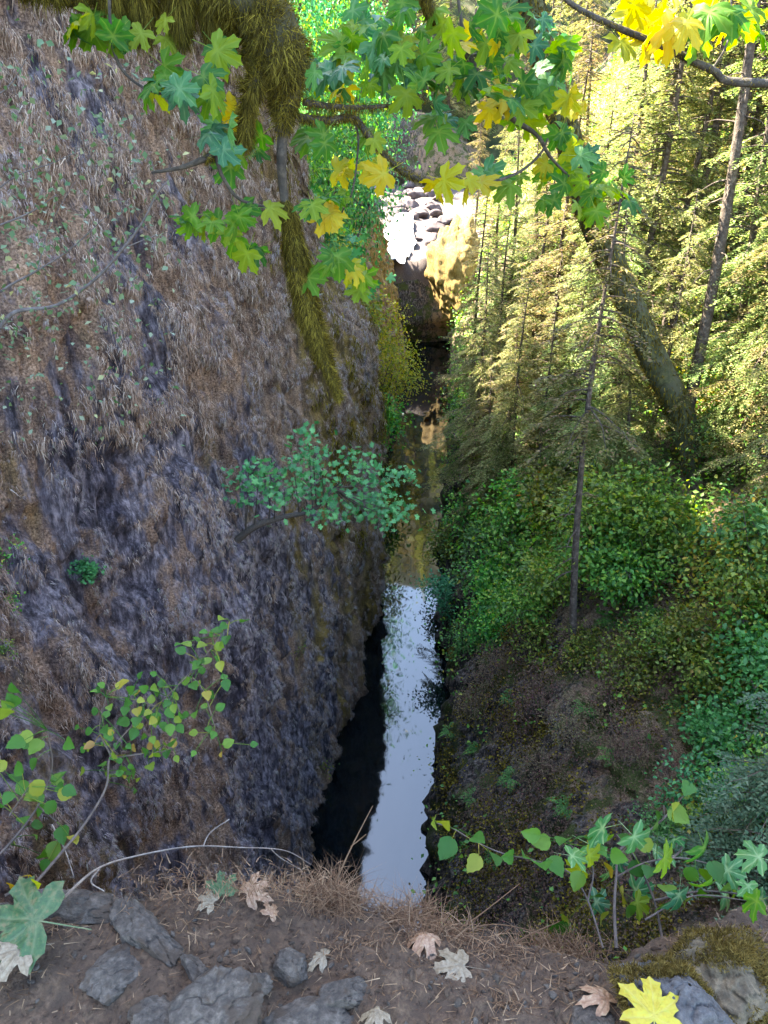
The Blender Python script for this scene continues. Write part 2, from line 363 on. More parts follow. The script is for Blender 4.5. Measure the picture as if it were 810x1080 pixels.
for k, b in enumerate(bk):
    dist = 45*b**1.5
    Gb[:, k, 0] = topP[:, 0]-ln[:, 0]*dist; Gb[:, k, 1] = topP[:, 1]-ln[:, 1]*dist
    Gb[:, k, 2] = topP[:, 2]+slope_b*np.minimum(dist, 26)+.8*perlin(np.column_stack([Gb[:, k, 0]*.2, Gb[:, k, 1]*.2, np.zeros(len(LW))]))
GL = np.concatenate([G, Gb], 1)
mb = MB(); Vv, Fv = gridmesh(GL); mb.add(Vv, Fv[:, ::-1]); cliff = mb.build('cliff', M['cliff'], smooth=True)
tag(cliff, 'tall shaded basalt wall with dry hanging grass on the left of the canyon', 'cliff', kind='structure')
bvL = BVHTree.FromPolygons(Vv.tolist(), Fv.tolist())
GLn = G
relief = (.04+sstep(.0, .3, .5*d2+ledges+d3))**1.6
# right bank
RW, rs = resample([(3.5,-8),(1.2,4),(.9,12),(1.3,16),(1.5,18.7),(2,22),(2.7,25.5),(2.9,30),(3.1,34),(3.4,40),(4.4,49),(5.4,60),(6.6,71),(7.4,84),(7.0,92),(7.5,110),(9,150)],
                  lambda y: .12 if 5 < y < 40 else .35)
rn = horn(RW, 1)
w = np.concatenate([np.linspace(0, 1.2, 30)[:-1], np.linspace(1.2, 8, 80)[:-1], np.linspace(8, 30, 110)[:-1], np.linspace(30, 90, 20)])
Yr = RW[:, 1]
prof = np.interp(w, [0, .9, 4.6, 8, 30, 60, 90], [-23.2, -17.8, -12.4, -8.6, 12.5, 30, 36])
GR = np.zeros((len(RW), len(w), 3))
GR[..., 0] = RW[:, :1]+rn[:, :1]*w; GR[..., 1] = RW[:, 1:]+rn[:, 1:]*w*np.clip(1-w/60, .3, 1); GR[..., 2] = prof[None]
q = GR.reshape(-1, 3)
amp = np.tile(np.clip(w/5, 0, 1), len(RW))
gull = -3.0*np.exp(-((q[:, 1]-(9.5+.25*q[:, 0]))/3.2)**2)*np.clip((q[:, 0]-5)/4, 0, 1)
q2 = q.copy()
q2[:, 2] += amp*(1.7*fbm(q*[.16, .16, .1]+5, 3)+.35*fbm(q*[.7, .7, .5]+15, 4))+gull
hz = .6*fbm(q*[.9, .9, .4]+25, 4)+.28*(1-2*np.abs(perlin(q*[2.2, 2.2, 1.0]+35)))+.1*fbm(q*[4.5, 4.5, 2]+35, 3)
q2[:, 0] -= hz*np.clip(1-np.tile(w, len(RW))/12, .2, 1)
GR = q2.reshape(GR.shape)
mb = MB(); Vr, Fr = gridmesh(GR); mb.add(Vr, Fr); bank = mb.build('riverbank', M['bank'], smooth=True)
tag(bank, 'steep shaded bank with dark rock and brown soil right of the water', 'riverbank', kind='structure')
bvR = BVHTree.FromPolygons(Vr.tolist(), Fr.tolist())
# far hill
xs = np.linspace(-220, 260, 160); ys = np.linspace(112, 330, 90)
XX, YY = np.meshgrid(xs, ys, indexing='ij')
ZZ = -14+np.maximum(YY-124, 0)*1.15+np.abs(XX-2)*.12+3*fbm(np.stack([XX*.05, YY*.05, XX*0], -1).reshape(-1, 3), 4).reshape(XX.shape)
ZZ = np.minimum(ZZ, 85+.1*ZZ)
GH = np.stack([XX, YY, ZZ], -1); mb = MB(); Vh, Fh = gridmesh(GH); mb.add(Vh, Fh); hill = mb.build('hillside', M['forest'], smooth=True)
tag(hill, 'wooded hillside closing the far end of the canyon', 'hillside', kind='structure')
bvH = BVHTree.FromPolygons(Vh.tolist(), Fh.tolist())
# upper stream bed with lip
xs = np.linspace(-14, 16, 90); ys = np.concatenate([[84.6, 84.8, 85.0], np.linspace(85.4, 135, 110)])
XX, YY = np.meshgrid(xs, ys, indexing='ij')
ZZ = np.where(YY < 84.7, -24, np.where(YY < 84.9, -19, np.where(YY < 85.2, -15, -13.6+(YY-86)*.11)))+.5*fbm(np.stack([XX*.3, YY*.3, XX*0], -1).reshape(-1, 3), 4).reshape(XX.shape)
YY2 = YY+.8*fbm(np.stack([XX*.4, ZZ*.4, XX*0], -1).reshape(-1, 3), 3).reshape(XX.shape)
mb = MB(); v_, f_ = gridmesh(np.stack([XX, YY2, ZZ], -1)); mb.add(v_, f_); o = mb.build('streambed', M['bed'], smooth=True)
tag(o, 'sunlit stony stream bed above the dark fall lip', 'streambed', kind='structure')
bvS = BVHTree.FromPolygons(v_.tolist(), f_.tolist())
# water
mb = MB(); mb.add([[-12, 2, WZ], [14, 2, WZ], [14, 86, WZ], [-12, 86, WZ]], [[0, 1, 2], [0, 2, 3]])
o = mb.build('water', M['water']); tag(o, 'still dark creek mirroring blue sky between the walls', 'water', kind='structure')

def hit(px, py, trees=None):
    d = Vector(ray(px, py)).normalized(); best = None
    for t in (trees or (bvL, bvR, bvH, bvS)):
        h = t.ray_cast(Vector((0, 0, 0)), d, 400)
        if h[0] is not None and (best is None or h[3] < best[3]): best = h
    return best

# ------------------------------------------------------------------ foreground ledge
def edgeY(x):
    return np.interp(x, [-4.5, -1.2, -.95, -.75, -.62, -.5, -.15, 0, .1, .22, .38, .5, .62, .8, 1.0, 3], [1.0, 1.10, 1.10, 1.10, 1.13, 1.15, 1.14, 1.10, 1.05, 1.02, 1.0, .98, 1.04, 1.12, 1.12, 1.0])
def ledge_z(x, y):
    x = np.asarray(x, float); y = np.asarray(y, float); sh = x.shape
    q = np.stack([x, y, 0*x], -1).reshape(-1, 3)
    z = -1.5+.035*fbm(q*3, 4).reshape(sh)+.010*fbm(q*22, 3).reshape(sh)
    z = z+.03*np.exp(-((x+.3)/.18)**2-((y-1.12)/.1)**2)
    s = y-(edgeY(x)+.03*fbm(q*6+3, 3).reshape(sh))
    z = z-np.where(s > 0, 5*s*np.minimum(1, s/.05)*.9+.0, 0)-.25*np.clip(s+.12, 0, .12)*1.2
    return z
xs = np.concatenate([np.linspace(-5, -1.3, 40)[:-1], np.linspace(-1.3, 1.3, 420), np.linspace(1.3, 3.2, 25)[1:]])
ys = np.concatenate([np.linspace(-3, .6, 25)[:-1], np.linspace(.6, 1.35, 170), np.linspace(1.35, 5.4, 40)[1:]])
XX, YY = np.meshgrid(xs, ys, indexing='ij'); ZZ = ledge_z(XX, YY)
mb = MB(); v_, f_ = gridmesh(np.stack([XX, YY, np.maximum(ZZ, -23.5)], -1)); mb.add(v_, f_); ground = mb.build('ground', M['soil'], smooth=True)
tag(ground, 'bare brown soil ledge in the foreground above the drop', 'ground', kind='structure')
bvG = BVHTree.FromPolygons(v_.tolist(), f_.tolist())
def ghit(px, py):
    h = bvG.ray_cast(Vector((0, 0, 0)), Vector(ray(px, py)).normalized(), 20)
    return np.array(h[0]) if h[0] is not None else P(px, py, 1.1)

# ------------------------------------------------------------------ scatter helpers
def rdirs(n, up=0.0):
    d = rng.normal(size=(n, 3)); d = norm(d); d[:, 2] += up; return norm(d)
def mesh_leaves(tmpl, pos, d, nrm, size):
    b = MB(); b.inst(tmpl, pos, frames(d, nrm), size); return b

def pxy(A):
    dd = A@F_; dd = np.where(dd > .1, dd, .1); return 405+815*A[:, 0]/dd, 540-815*(A@U_)/dd
# dry grass tufts hanging from the left wall -------------------------------------------------
def tufts_on(Gr, n, wfun, sizef, blades, seed, droop=(.25, .9)):
    r = np.random.default_rng(seed); A = Gr.reshape(-1, 3); nu, nvv = Gr.shape[:2]
    du = np.gradient(Gr, axis=0); dv = np.gradient(Gr, axis=1); nn = norm(np.cross(du, dv)).reshape(-1, 3)
    nn *= np.sign(nn[:, :1]+1e-9)
    area = (np.linalg.norm(np.cross(du, dv), axis=-1)).reshape(-1)
    W = wfun(A)*area*relief/(1+.0*A[:, 1]); W /= W.sum(); idx = r.choice(len(A), n, p=W)
    pos = A[idx]; nr = nn[idx]; sz = sizef(pos, r)
    K = blades; pos_ = np.repeat(pos, K, 0); nr_ = np.repeat(nr, K, 0); sz_ = np.repeat(sz, K)*r.uniform(.45, 1.1, n*K)
    td = np.repeat(norm(nr*r.uniform(.2, .6, (n, 1))+np.array([0, 0, -1])*r.uniform(.5, 1.3, (n, 1))+r.normal(size=(n, 3))*.2), K, 0)
    d = norm(td+r.normal(size=(n*K, 3))*.26)
    pos_ = pos_+r.normal(size=(n*K, 3))*(.26*np.repeat(sz, K))[:, None]+nr_*.01
    nrm = nr_+np.array([0, 0, .8])
    b = MB(); wd = np.clip(.05*sz_, .003, .016)*(1+pos_[:, 1].clip(0)/22)
    b.inst(blade(2, .5, .5), pos_, frames(d, nrm), np.column_stack([wd, sz_, sz_])); return b
inL = lambda A: (lambda x, y: ((x > -90) & (x < 450) & (y > -90) & (y < 1000)))(*pxy(A))
def wl_tan(A):
    f = fbm(A*[.55, .55, .2]+70, 3); up = np.clip((A[:, 2]+10)/8, 0, 1)*.5; far = np.clip((A[:, 1]-17)/12, 0, 1)*.4
    return (.08+sstep(-.15, .45, f+up+far-.1))*(A[:, 1] > 3)*(A[:, 2] > -21.5)*(A[:, 1] < 36)*inL(A)/(1+A[:, 1].clip(0)/12)**1.2
def wl_grey(A):
    f = fbm(A*[.8, .8, .25]+90, 3)
    return (.15+sstep(-.3, .4, f))*(A[:, 1] > 3)*(A[:, 2] > -21.5)*(A[:, 1] < 34)*inL(A)/(1+A[:, 1].clip(0)/12)**1.3
b = tufts_on(GLn, 26000, wl_tan, lambda p_, r: r.uniform(.05, .15, len(p_))*(1+.4*(p_[:, 2] > -6))*(.8+p_[:, 1]/40), 22, 11)
tag(b.build('dry_grass', M['dry_grass']), 'tan dry grass hanging in tufts from the basalt wall', 'grass', kind='stuff')
b = tufts_on(GLn, 24000, wl_grey, lambda p_, r: r.uniform(.04, .12, len(p_))*(.8+p_[:, 1]/40), 20, 12)
tag(b.build('grey_grass', M['grey_grass']), 'greyish withered tufts hanging from the basalt wall', 'grass', kind='stuff')
# golden moss skirts round the far corner of the wall
def wl_moss(A):
    return ((fbm(A*[.8, .8, .2]+120, 3) > .0)*(A[:, 1] > 25)*(A[:, 1] < 36.5)*(A[:, 2] > -17)*1.)
b = tufts_on(GLn, 2600, wl_moss, lambda p_, r: r.uniform(.2, .55, len(p_)), 16, 13)
tag(b.build('corner_moss', M['moss']), 'olive moss draped over the far corner of the basalt wall', 'moss', kind='stuff')

# undergrowth carpet on the right bank ---------------------------------------------------------
def bank_scatter(n, wfun, seed):
    r = np.random.default_rng(seed); A = GR.reshape(-1, 3)
    du = np.gradient(GR, axis=0); dv = np.gradient(GR, axis=1); nn = norm(np.cross(du, dv)); nn *= np.sign(nn[..., 2:]+1e-9); nn = nn.reshape(-1, 3)
    area = np.linalg.norm(np.cross(du, dv), axis=-1).reshape(-1)
    W = wfun(A)*area; idx = r.choice(len(A), n, p=W/W.sum()); return A[idx]+r.normal(size=(n, 3))*.08, nn[idx], r
vis = lambda A: (lambda x, y: ((x > 380) & (x < 900) & (y > -120) & (y < 1080)))(*pxy(A))*(A[:, 1] > 4)*(A[:, 1] < 125)/(4+A[:, 1].clip(0))**1.4
def gap(A):
    x, y = pxy(A); return 1-.93*np.exp(-((x-735)/42)**2-((y-560)/60)**2)-.7*np.exp(-((x-735)/30)**2-((y-690)/50)**2)
def buttress(A):     # 1 on the dark rocky knob low at the near right
    return sstep(24, 20, A[:, 1])*sstep(9.5, 7.5, A[:, 0])*sstep(-9.5, -12.5, A[:, 2])
def carpet(name, mat, n, leaves, size, dens, seed, label, hgt=.5, spread=.35, kind='stuff', cat='undergrowth', trail=0.):
    pos, nr, r = bank_scatter(n, dens, seed)
    K = leaves; p_ = np.repeat(pos, K, 0); nn = np.repeat(nr, K, 0); m_ = len(p_)
    sc_ = np.repeat(r.uniform(.5, 1.3, n), K)[:, None]
    p_ = p_+r.normal(size=(m_, 3))*spread*sc_+nn*np.abs(r.normal(size=(m_, 1)))*hgt*sc_+np.array([0, 0, -trail])*r.random((m_, 1))
    d = norm(r.normal(size=(m_, 3))+nn*.3+[-.2, -.2, 0]); nrm = norm(np.array([0, -.2, 1.])+nn*.5+r.normal(size=(m_, 3))*.5)
    b = mesh_leaves(SMALL, p_, d, nrm, r.uniform(*size, m_)*(1+p_[:, 1].clip(0, 90)/60))
    return tag(b.build(name, mat), label, cat, kind=kind)
carpet('undergrowth', M['shrub'], 6500, 22, (.06, .13), lambda A: vis(A)*gap(A).clip(.02)*(1-.97*buttress(A))*(A[:, 2] > -18.5)*(.2+sstep(-.2, .3, fbm(A*.3, 3))), 21, 'mixed green undergrowth covering the steep right bank')
carpet('dry_undergrowth', M['shrub_dry'], 1500, 40, (.02, .05), lambda A: vis(A)*(.02+buttress(A))*(A[:, 2] > -17)*(.1+sstep(-.1, .3, fbm(A*.5+7, 3))), 22, 'thin brown and reddish dry plants on the shaded rock knob', .3, .25, trail=.3)
carpet('knob_moss', M['moss'], 2300, 16, (.04, .08), lambda A: vis(A)*(.02+buttress(A))*(A[:, 2] > -19)*sstep(.0, .3, fbm(A*.6+17, 3)), 23, 'dull green moss patches on the shaded rock knob', .08, .22, cat='moss', trail=.25)
carpet('sun_tinted_undergrowth', M['shrub_yellow'], 1700, 20, (.06, .13), lambda A: vis(A)*gap(A).clip(.02)*(A[:, 2] > -11)*(1-buttress(A))*sstep(0, .3, fbm(A*.25+37, 3)), 24, 'undergrowth tinted yellow green for sunlight between the conifers on the upper right slope')  # yellower leaves put the upper slope's sunlight into the leaf colour

# ------------------------------------------------------------------ plant prototypes
class Proto: pass
def shrub_proto(seed, h=1.0, leaf=.07, n=1900, mat='shrub', tm=SMALL, lobes=13, flat=.75):
    r = np.random.default_rng(seed); st = MB(); C = []
    for k in range(7):
        a = r.uniform(0, 2*math.pi); tip = np.array([math.cos(a)*r.uniform(.1, .55), math.sin(a)*r.uniform(.1, .55), r.uniform(.45, .95)])*h
        mid = tip*.5+r.normal(size=3)*.05*h; P_ = catmull([[0, 0, -.15*h], mid, tip], 5)
        st.tube(P_, np.linspace(.018, .004, len(P_))*h, 5)
        for j in range(2):
            c = P_[r.integers(5, len(P_))]; t2 = c+norm(r.normal(size=3)+[0, 0, .3])*.3*h; st.tube(np.array([c, (c+t2)/2+r.normal(size=3)*.02, t2]), [.007*h, .005*h, .002*h], 4); C.append(t2)
        C.append(tip)
    C = np.array(C); ci = r.integers(0, len(C), n); lob = r.uniform(.09, .2, len(C))*h
    pos = C[ci]+r.normal(size=(n, 3))*lob[ci][:, None]*[1, 1, flat]
    d = norm(norm(pos-C[ci])+r.normal(size=(n, 3))*.6-[0, 0, .2]); nr = norm(r.normal(size=(n, 3))*.45+[0, 0, 1])
    lv = mesh_leaves(tm, pos, d, nr, r.uniform(.6, 1.25, n)*leaf)
    p = Proto(); p.parts = [('stem', st.mesh('stem'), M['twig_dark']), ('foliage', lv.mesh('foliage'), M[mat])]
    for _, me, mt in p.parts: me.materials.append(mt)
    return p
def place(proto, name, loc, scale=1, rz=0, tilt=(0, 0)):
    e = empty(name, tuple(loc), rz); e.rotation_euler = (tilt[0], tilt[1], rz); e.scale = (scale,)*3 if np.isscalar(scale) else scale
    for nm, me, mt in proto.parts:
        o = bpy.data.objects.new(nm, me); col.objects.link(o); o.parent = e
    return e
def conifer_proto(seed, H=16, bare=.15, L0=2.6, mat='conifer', dens=1.0, droop=.35, rtrunk=.16, top_taper=1.0, sweep=0.):
    r = np.random.default_rng(seed); tr = MB(); z = np.linspace(0, H, 24)
    wob = np.column_stack([.15*np.sin(z*.35+seed), .15*np.cos(z*.3+seed*2), z]); wob[:, 0] += sweep*(z/H)**2
    tr.tube(wob, rtrunk*(1-z/H*.93)**.9, 8, rough=.12)
    NP, ND, NN, NS = [], [], [], []; br = MB()
    nb = int(H*7.0*dens)
    for k in range(nb):
        u = (k+r.random())/nb; zz = H*(bare*.45+(1-bare*.45)*u**.95)
        live = zz > bare*H
        cl = (1-(zz/H))**.75*L0*r.uniform(.55, 1.15)+.25
        if not live: cl *= .45
        if not live and r.random() < .5: continue
        az = r.uniform(0, 2*math.pi); c = np.array([np.interp(zz, z, wob[:, 0]), np.interp(zz, z, wob[:, 1]), zz])
        hd = np.array([math.cos(az), math.sin(az), 0]); m_ = 7; t = np.linspace(0, 1, m_)
        up0 = r.uniform(-.1, .35)
        pts = c+hd*(cl*t)[:, None]+np.array([0, 0, 1])*(cl*(up0*t-(droop+r.uniform(-.1, .25))*t*t))[:, None]+r.normal(size=(m_, 3))*.02*cl*t[:, None]
        br.tube(pts, np.linspace(.02+.006*cl, .004, m_)*1.1, 4)
        if not live and r.random() < .8: continue
        side = np.cross(hd, [0, 0, 1])
        nt_ = max(8, int(cl*19)); tt = r.uniform(.12, 1, nt_)
        for q_ in tt:
            s_ = r.choice([-1, 1]); b0 = np.array([np.interp(q_, t, pts[:, i]) for i in range(3)])
            tl = cl*(.38*(1-q_)+.10)*r.uniform(.6, 1.2)+.12
            dd = norm(hd*r.uniform(.5, 1.1)+side*s_*.9+np.array([0, 0, -r.uniform(.1, .55)]))
            nc = max(4, int(tl/.07)); uu = (np.arange(nc)+.5)/nc
            cp = b0+dd*(tl*uu)[:, None]+np.array([0, 0, -.25])*(tl*uu*uu)[:, None]
            sd = np.where(np.arange(nc) % 2 == 0, 1, -1)[:, None]; sv = norm(np.cross(dd, [0, 0, 1]))
            ND.append(norm(dd*.75+sv*sd*.8+r.normal(size=(nc, 3))*.18)); NP.append(cp); NN.append(np.tile([0, 0, 1.], (nc, 1))+r.normal(size=(nc, 3))*.35)
            NS.append(np.column_stack([np.full(nc, .065), r.uniform(.09, .17, nc)*(1.1-.5*uu), np.ones(nc)]))
    NP, ND, NN, NS = map(np.concatenate, (NP, ND, NN, NS))
    lv = MB(); lv.inst(NEEDLE, NP, frames(ND, NN), NS)
    tr.add(np.concatenate(br.v), offs(br)); p = Proto(); p.parts = [('trunk', tr.mesh('trunk', True), M['bark_far']), ('foliage', lv.mesh('foliage'), M[mat])]
    for _, me, mt in p.parts: me.materials.append(mt)
    return p
def offs(b): return np.concatenate(b.f)
def fern_proto(seed, mat='fern'):
    r = np.random.default_rng(seed); b = MB()
    for k in range(13):
        a = k/13*2*math.pi+r.uniform(-.2, .2); L = r.uniform(.6, 1.0); n = 22; t = np.linspace(.06, 1, n)
        hd = np.array([math.cos(a), math.sin(a), 0]); rise = r.uniform(.5, .9)
        pts = hd*(L*t)[:, None]+np.array([0, 0, 1])*(L*(rise*t-1.05*t*t*rise))[:, None]
        b.tube(pts[::3], .006, 3, cap=False); sd = np.cross(hd, [0, 0, 1])
        for s_ in (-1, 1):
            d = norm(sd*s_+hd*.35+r.normal(size=(n, 3))*.08); sz = .2*np.sin(np.pi*np.clip(t*.9+.08, 0, 1))**.7*L
            b.inst(SMALL, pts, frames(d, np.tile([0, 0, 1.], (n, 1))), np.column_stack([sz*.45, sz, sz]))
    p = Proto(); p.parts = [('frond', b.mesh('frond'), M[mat])]; p.parts[0][1].materials.append(M[mat]); return p

SH = [shrub_proto(31+i, 1, .07, 1900) for i in range(3)]
SHT = [shrub_proto(41+i, 1, .075, 1700, 'shrub_teal') for i in range(2)]
SHY = [shrub_proto(51, 1, .045, 2600, 'shrub_yellow')]
SHM = [shrub_proto(61+i, 1, .10, 1000, 'cliff_tree', MAPLE) for i in range(2)]
CO = [conifer_proto(71, 16, .12, 2.6, 'conifer'), conifer_proto(72, 19, .3, 2.3, 'conifer'), conifer_proto(73, 13, .05, 2.9, 'conifer', 1.1, .5),
      conifer_proto(74, 22, .42, 2.7, 'conifer', .9, .3)]
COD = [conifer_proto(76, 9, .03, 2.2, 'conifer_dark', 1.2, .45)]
FE = [fern_proto(81)]

ORD = ['first', 'second', 'third', 'fourth', 'fifth', 'sixth', 'seventh', 'eighth', 'ninth', 'tenth', 'eleventh', 'twelfth', 'thirteenth', 'fourteenth', 'fifteenth', 'sixteenth']
def row(items, proto_list, name, cat, group, labelf, trees=(bvR,), sink=.25, seed=5, tilt=.12, big=1.):
    """items: (px, py of the foot, size); each grows where that line of sight meets the slope"""
    r = random.Random(seed); out = []
    items = sorted(items, key=lambda a: a[0])
    for k, it in enumerate(items):
        h = hit(it[0], it[1], trees)
        if h is None: continue
        loc = np.array(h[0])-[0, 0, sink]
        it = (it[0], it[1], it[2]*big)+tuple(it[3:]); e = place(proto_list[(it[3] if len(it) > 3 else r.randrange(len(proto_list)))], name, loc, it[2], r.uniform(0, 6.28), (r.uniform(-tilt, tilt), r.uniform(-tilt, tilt)))
        tag(e, labelf(k, len(items)), cat, group); out.append(e)
    return out

# conifers on the right slope
row([(508, 545, .62, 2), (535, 500, .72, 2), (560, 560, .62, 0), (590, 520, .75, 0), (520, 440, .85, 2), (552, 430, .85, 0)], CO, 'conifer', 'conifer', 'sunlit young conifers beside the creek',
    lambda k, n: f'pale sunlit young conifer, {ORD[k]} from the left of those nearest the creek', seed=3, tilt=.05)
row([(632, 480, .95, 1), (655, 455, 1.0, 1), (672, 430, 1.0, 3), (690, 420, .9, 1), (700, 400, 1.05, 3), (613, 450, .8, 0), (650, 400, 1.0, 3)], CO, 'slim_conifer', 'conifer', 'slim conifers on the mid slope',
    lambda k, n: f'slim straight conifer behind the leaning trunk, {ORD[k]} from the left', seed=4, tilt=.03)
row([(770, 420, .9, 0), (800, 470, .8, 2), (835, 430, .9, 0), (790, 360, 1.0, 1), (745, 370, 1.0, 0), (830, 340, 1.0, 3), (815, 540, .6, 2), (770, 510, .5, 2)], CO, 'conifer', 'conifer', 'conifers at the right edge',
    lambda k, n: f'bushy conifer near the right edge of the view, {ORD[k]} from the left', seed=6, tilt=.05)
row([(520, 330, 1.0), (560, 320, 1.0), (600, 310, 1.0), (640, 300, 1.1), (680, 290, 1.1), (730, 280, 1.1), (780, 260, 1.1), (500, 260, 1.0), (545, 240, 1.1), (600, 230, 1.1), (660, 220, 1.2), (720, 200, 1.2), (780, 180, 1.2), (830, 230, 1.2)], CO, 'distant_conifer', 'conifer', 'conifers high on the right slope',
    lambda k, n: f'far conifer high on the right slope behind the others, {ORD[k]} from the left', seed=8, tilt=.03)
# slim trunk standing alone in front and the one right of the leaning trunk
h = hit(598, 700, (bvR,)); pA = conifer_proto(90, 15, .5, 2.3, 'conifer', 1.0, .5, .13, sweep=.2)
e = place(pA, 'conifer', np.array(h[0])-[0, 0, .3], .95, 1.0, (R(-2), R(2.5))); tag(e, 'tall conifer with a long bare grey trunk in front of the green shrubs', 'conifer')
h = hit(722, 470, (bvR,)); pB = conifer_proto(91, 24, .5, 2.6, 'conifer', .7, .35, .18)
e = place(pB, 'conifer', np.array(h[0])-[0, 0, .3], 1, 2.0, (0, R(2))); tag(e, 'stout conifer with a reddish grey bare trunk right of the leaning mossy one', 'conifer')
# dark conifer low right
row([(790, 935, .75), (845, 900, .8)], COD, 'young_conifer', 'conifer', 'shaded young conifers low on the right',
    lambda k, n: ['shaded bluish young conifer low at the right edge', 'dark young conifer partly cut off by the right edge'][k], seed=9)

# far hill conifers
rh = random.Random(12); k = 0; hill_trees = []
for gy in range(6):
    for gx in range(14):
        X = -45+gx*8.5+rh.uniform(-3.5, 3.5)+(gy % 2)*4; Y = 130+gy*8+rh.uniform(-3, 3)
        hh = bvH.ray_cast(Vector((X, Y, 200)), Vector((0, 0, -1)))
        if hh[0] is None: continue
        e = place(CO[rh.randrange(4)], 'hill_conifer', np.array(hh[0])-[0, 0, .4], rh.uniform(1.2, 1.9), rh.uniform(0, 6.3)); hill_trees.append(e)
        tag(e, f'conifer on the far hillside, {ORD[gx]} from the left in the {ORD[gy]} row', 'conifer', 'conifers standing close on the far hillside')

# shrubs on the right bank, front band
cols1 = [(530, 640, 1.4), (560, 660, 1.2), (495, 685, .9), (575, 700, .9), (470, 590, 1.4), (505, 620, 1.6), (545, 600, 1.7), (585, 640, 1.3), (480, 650, 1.2), (520, 670, 1.2), (455, 560, 1.3), (500, 560, 1.6), (560, 560, 1.7)]
row(cols1, SHT+SH, 'shrub', 'shrub', 'shrubs overhanging the right side of the water', lambda k, n: f'bluish green shaded shrub overhanging the water, {ORD[k]} from the left', seed=13, big=1.5)
cols2 = [(625, 610, 1.5), (660, 640, 1.4), (640, 570, 1.6), (690, 600, 1.5), (620, 700, .8), (660, 720, .9), (700, 700, 1.0), (735, 690, 1.0), (600, 560, 1.7), (680, 560, 1.4)]
row(cols2, SH, 'shrub', 'shrub', 'shrubs in the middle of the right bank', lambda k, n: f'leafy green shrub on the knob top between trunk and gully, {ORD[k]} from the left', seed=14, big=1.5)
cols3 = [(790, 640, 1.3), (760, 740, 1.1), (800, 700, 1.2), (770, 800, 1.1), (740, 850, .9), (820, 780, 1.3), (750, 900, .9), (800, 850, 1.0), (700, 880, .6), (810, 610, 1.3)]
row(cols3, SHT+SH, 'shrub', 'shrub', 'shrubs in the gully at the right', lambda k, n: f'dark green shrub in the right hand gully, {ORD[k]} from the left', seed=15, big=1.5)
row([(480, 690, .6), (462, 700, .5), (472, 480, 1.2), (590, 590, .8)], SHY, 'yellow_shrub', 'shrub', 'yellowing shrubs', lambda k, n: f'small yellow leaved shrub near the right waterline, {ORD[k]} from the left', seed=16)
row([(650, 655, .8), (700, 655, .9), (690, 640, .8), (540, 735, .6), (620, 745, .6), (775, 590, .9), (720, 745, .7), (745, 560, 1.0), (505, 790, .6), (480, 900, .45), (475, 770, .5), (500, 840, .55), (540, 820, .6), (525, 905, .5), (600, 850, .55), (650, 800, .6)][:19], FE, 'fern', 'fern', 'ferns on the right bank', lambda k, n: f'arching green fern on the right bank, {ORD[k]} from the left' if k < 12 else f'arching green fern on the right bank, {ORD[n-1-k]} from the right', seed=17, sink=.05)
row([(520, 725, 1.4), (560, 750, 1.5), (600, 780, 1.3), (500, 750, 1.2), (640, 745, 1.4), (575, 820, 1.1), (650, 800, 1.2)], [shrub_proto(95, 1, .04, 1500, 'shrub_dry')], 'dry_shrub', 'shrub', 'dry reddish shrubs', lambda k, n: f'thin reddish dry shrub on the knob face, {ORD[k]} from the left', seed=18)

# left bank beyond the corner: small broadleaf trees
def hang(items, protos, name, group, labelf, seed, tilt=.6):
    r = random.Random(seed)
    for k, (px, py, Y, s_) in enumerate(sorted(items)):
        q = Vector(P(px, py, Y)); h = bvL.ray_cast(q+Vector((9, 0, 0)), Vector((-1, 0, 0)), 40); loc = h[0] if h[0] is not None else q
        e = place(protos[k % len(protos)], name, (min(loc[0], q[0]+.6), loc[1], loc[2]), s_*1.2, r.uniform(0, 6.3)); e.rotation_euler = (r.uniform(-.2, .2), r.uniform(.2, tilt), 0)
        tag(e, labelf(k), 'tree', group)
SHB = [shrub_proto(141, 1, .045, 4200, 'shrub_teal'), shrub_proto(142, 1, .045, 4200, 'shrub')]
hang([(392, 330, 37.5, 3.0), (370, 270, 38, 3.4), (350, 200, 38, 3.6), (385, 210, 41, 3.6), (340, 130, 39, 3.8), (375, 140, 43, 3.8), (405, 110, 46, 3.2), (395, 290, 42, 3.0), (400, 60, 50, 4), (350, 60, 44, 4), (400, 345, 40, 2.4)],
     SHB+SHM, 'broadleaf_tree', 'broadleaf trees beyond the corner of the wall', lambda k: f'shaded green broadleaf tree beyond the wall corner, {ORD[k]} from the left', 19)
hang([(400, 370, 40, 3.4), (425, 395, 48, 3.6), (405, 430, 41, 2.8), (436, 430, 56, 3.6), (425, 470, 48, 3.0), (380, 330, 37.5, 3.0), (415, 500, 43, 1.8)],
     [SHY[0], SH[0]], 'yellow_shrub', 'yellow green shrubs at the left waterline', lambda k: f'sun-tinted yellow green shrub leaning over the far water, {ORD[k]} from the left', 20)  # every other shrub here gets yellow leaves in place of sunlight
# tall broadleaf trees on the left bank, mirrored in the water
BT = [shrub_proto(97, 1, .028, 9000, 'shrub'), shrub_proto(98, 1, .028, 9000, 'shrub_teal')]
for k, (X, Y, s_) in enumerate([(-4.5, 39, 9), (-4, 45, 11), (-3.8, 52, 12), (-3.0, 60, 13), (-3, 68, 13), (-9, 48, 14), (-8.5, 58, 14), (-8, 70, 14)]):
    hh = bvL.ray_cast(Vector((X, Y, 60)), Vector((0, 0, -1))); z = hh[0].z if hh[0] is not None else -5
    e = place(BT[k % 2], 'tall_tree', (X, Y, z-.5), (s_*.62, s_*.62, s_*1.05), k*1.3); tag(e, f'tall broadleaf tree on the left rim, {ORD[k]} beyond the wall corner', 'tree', 'tall trees on the left rim')

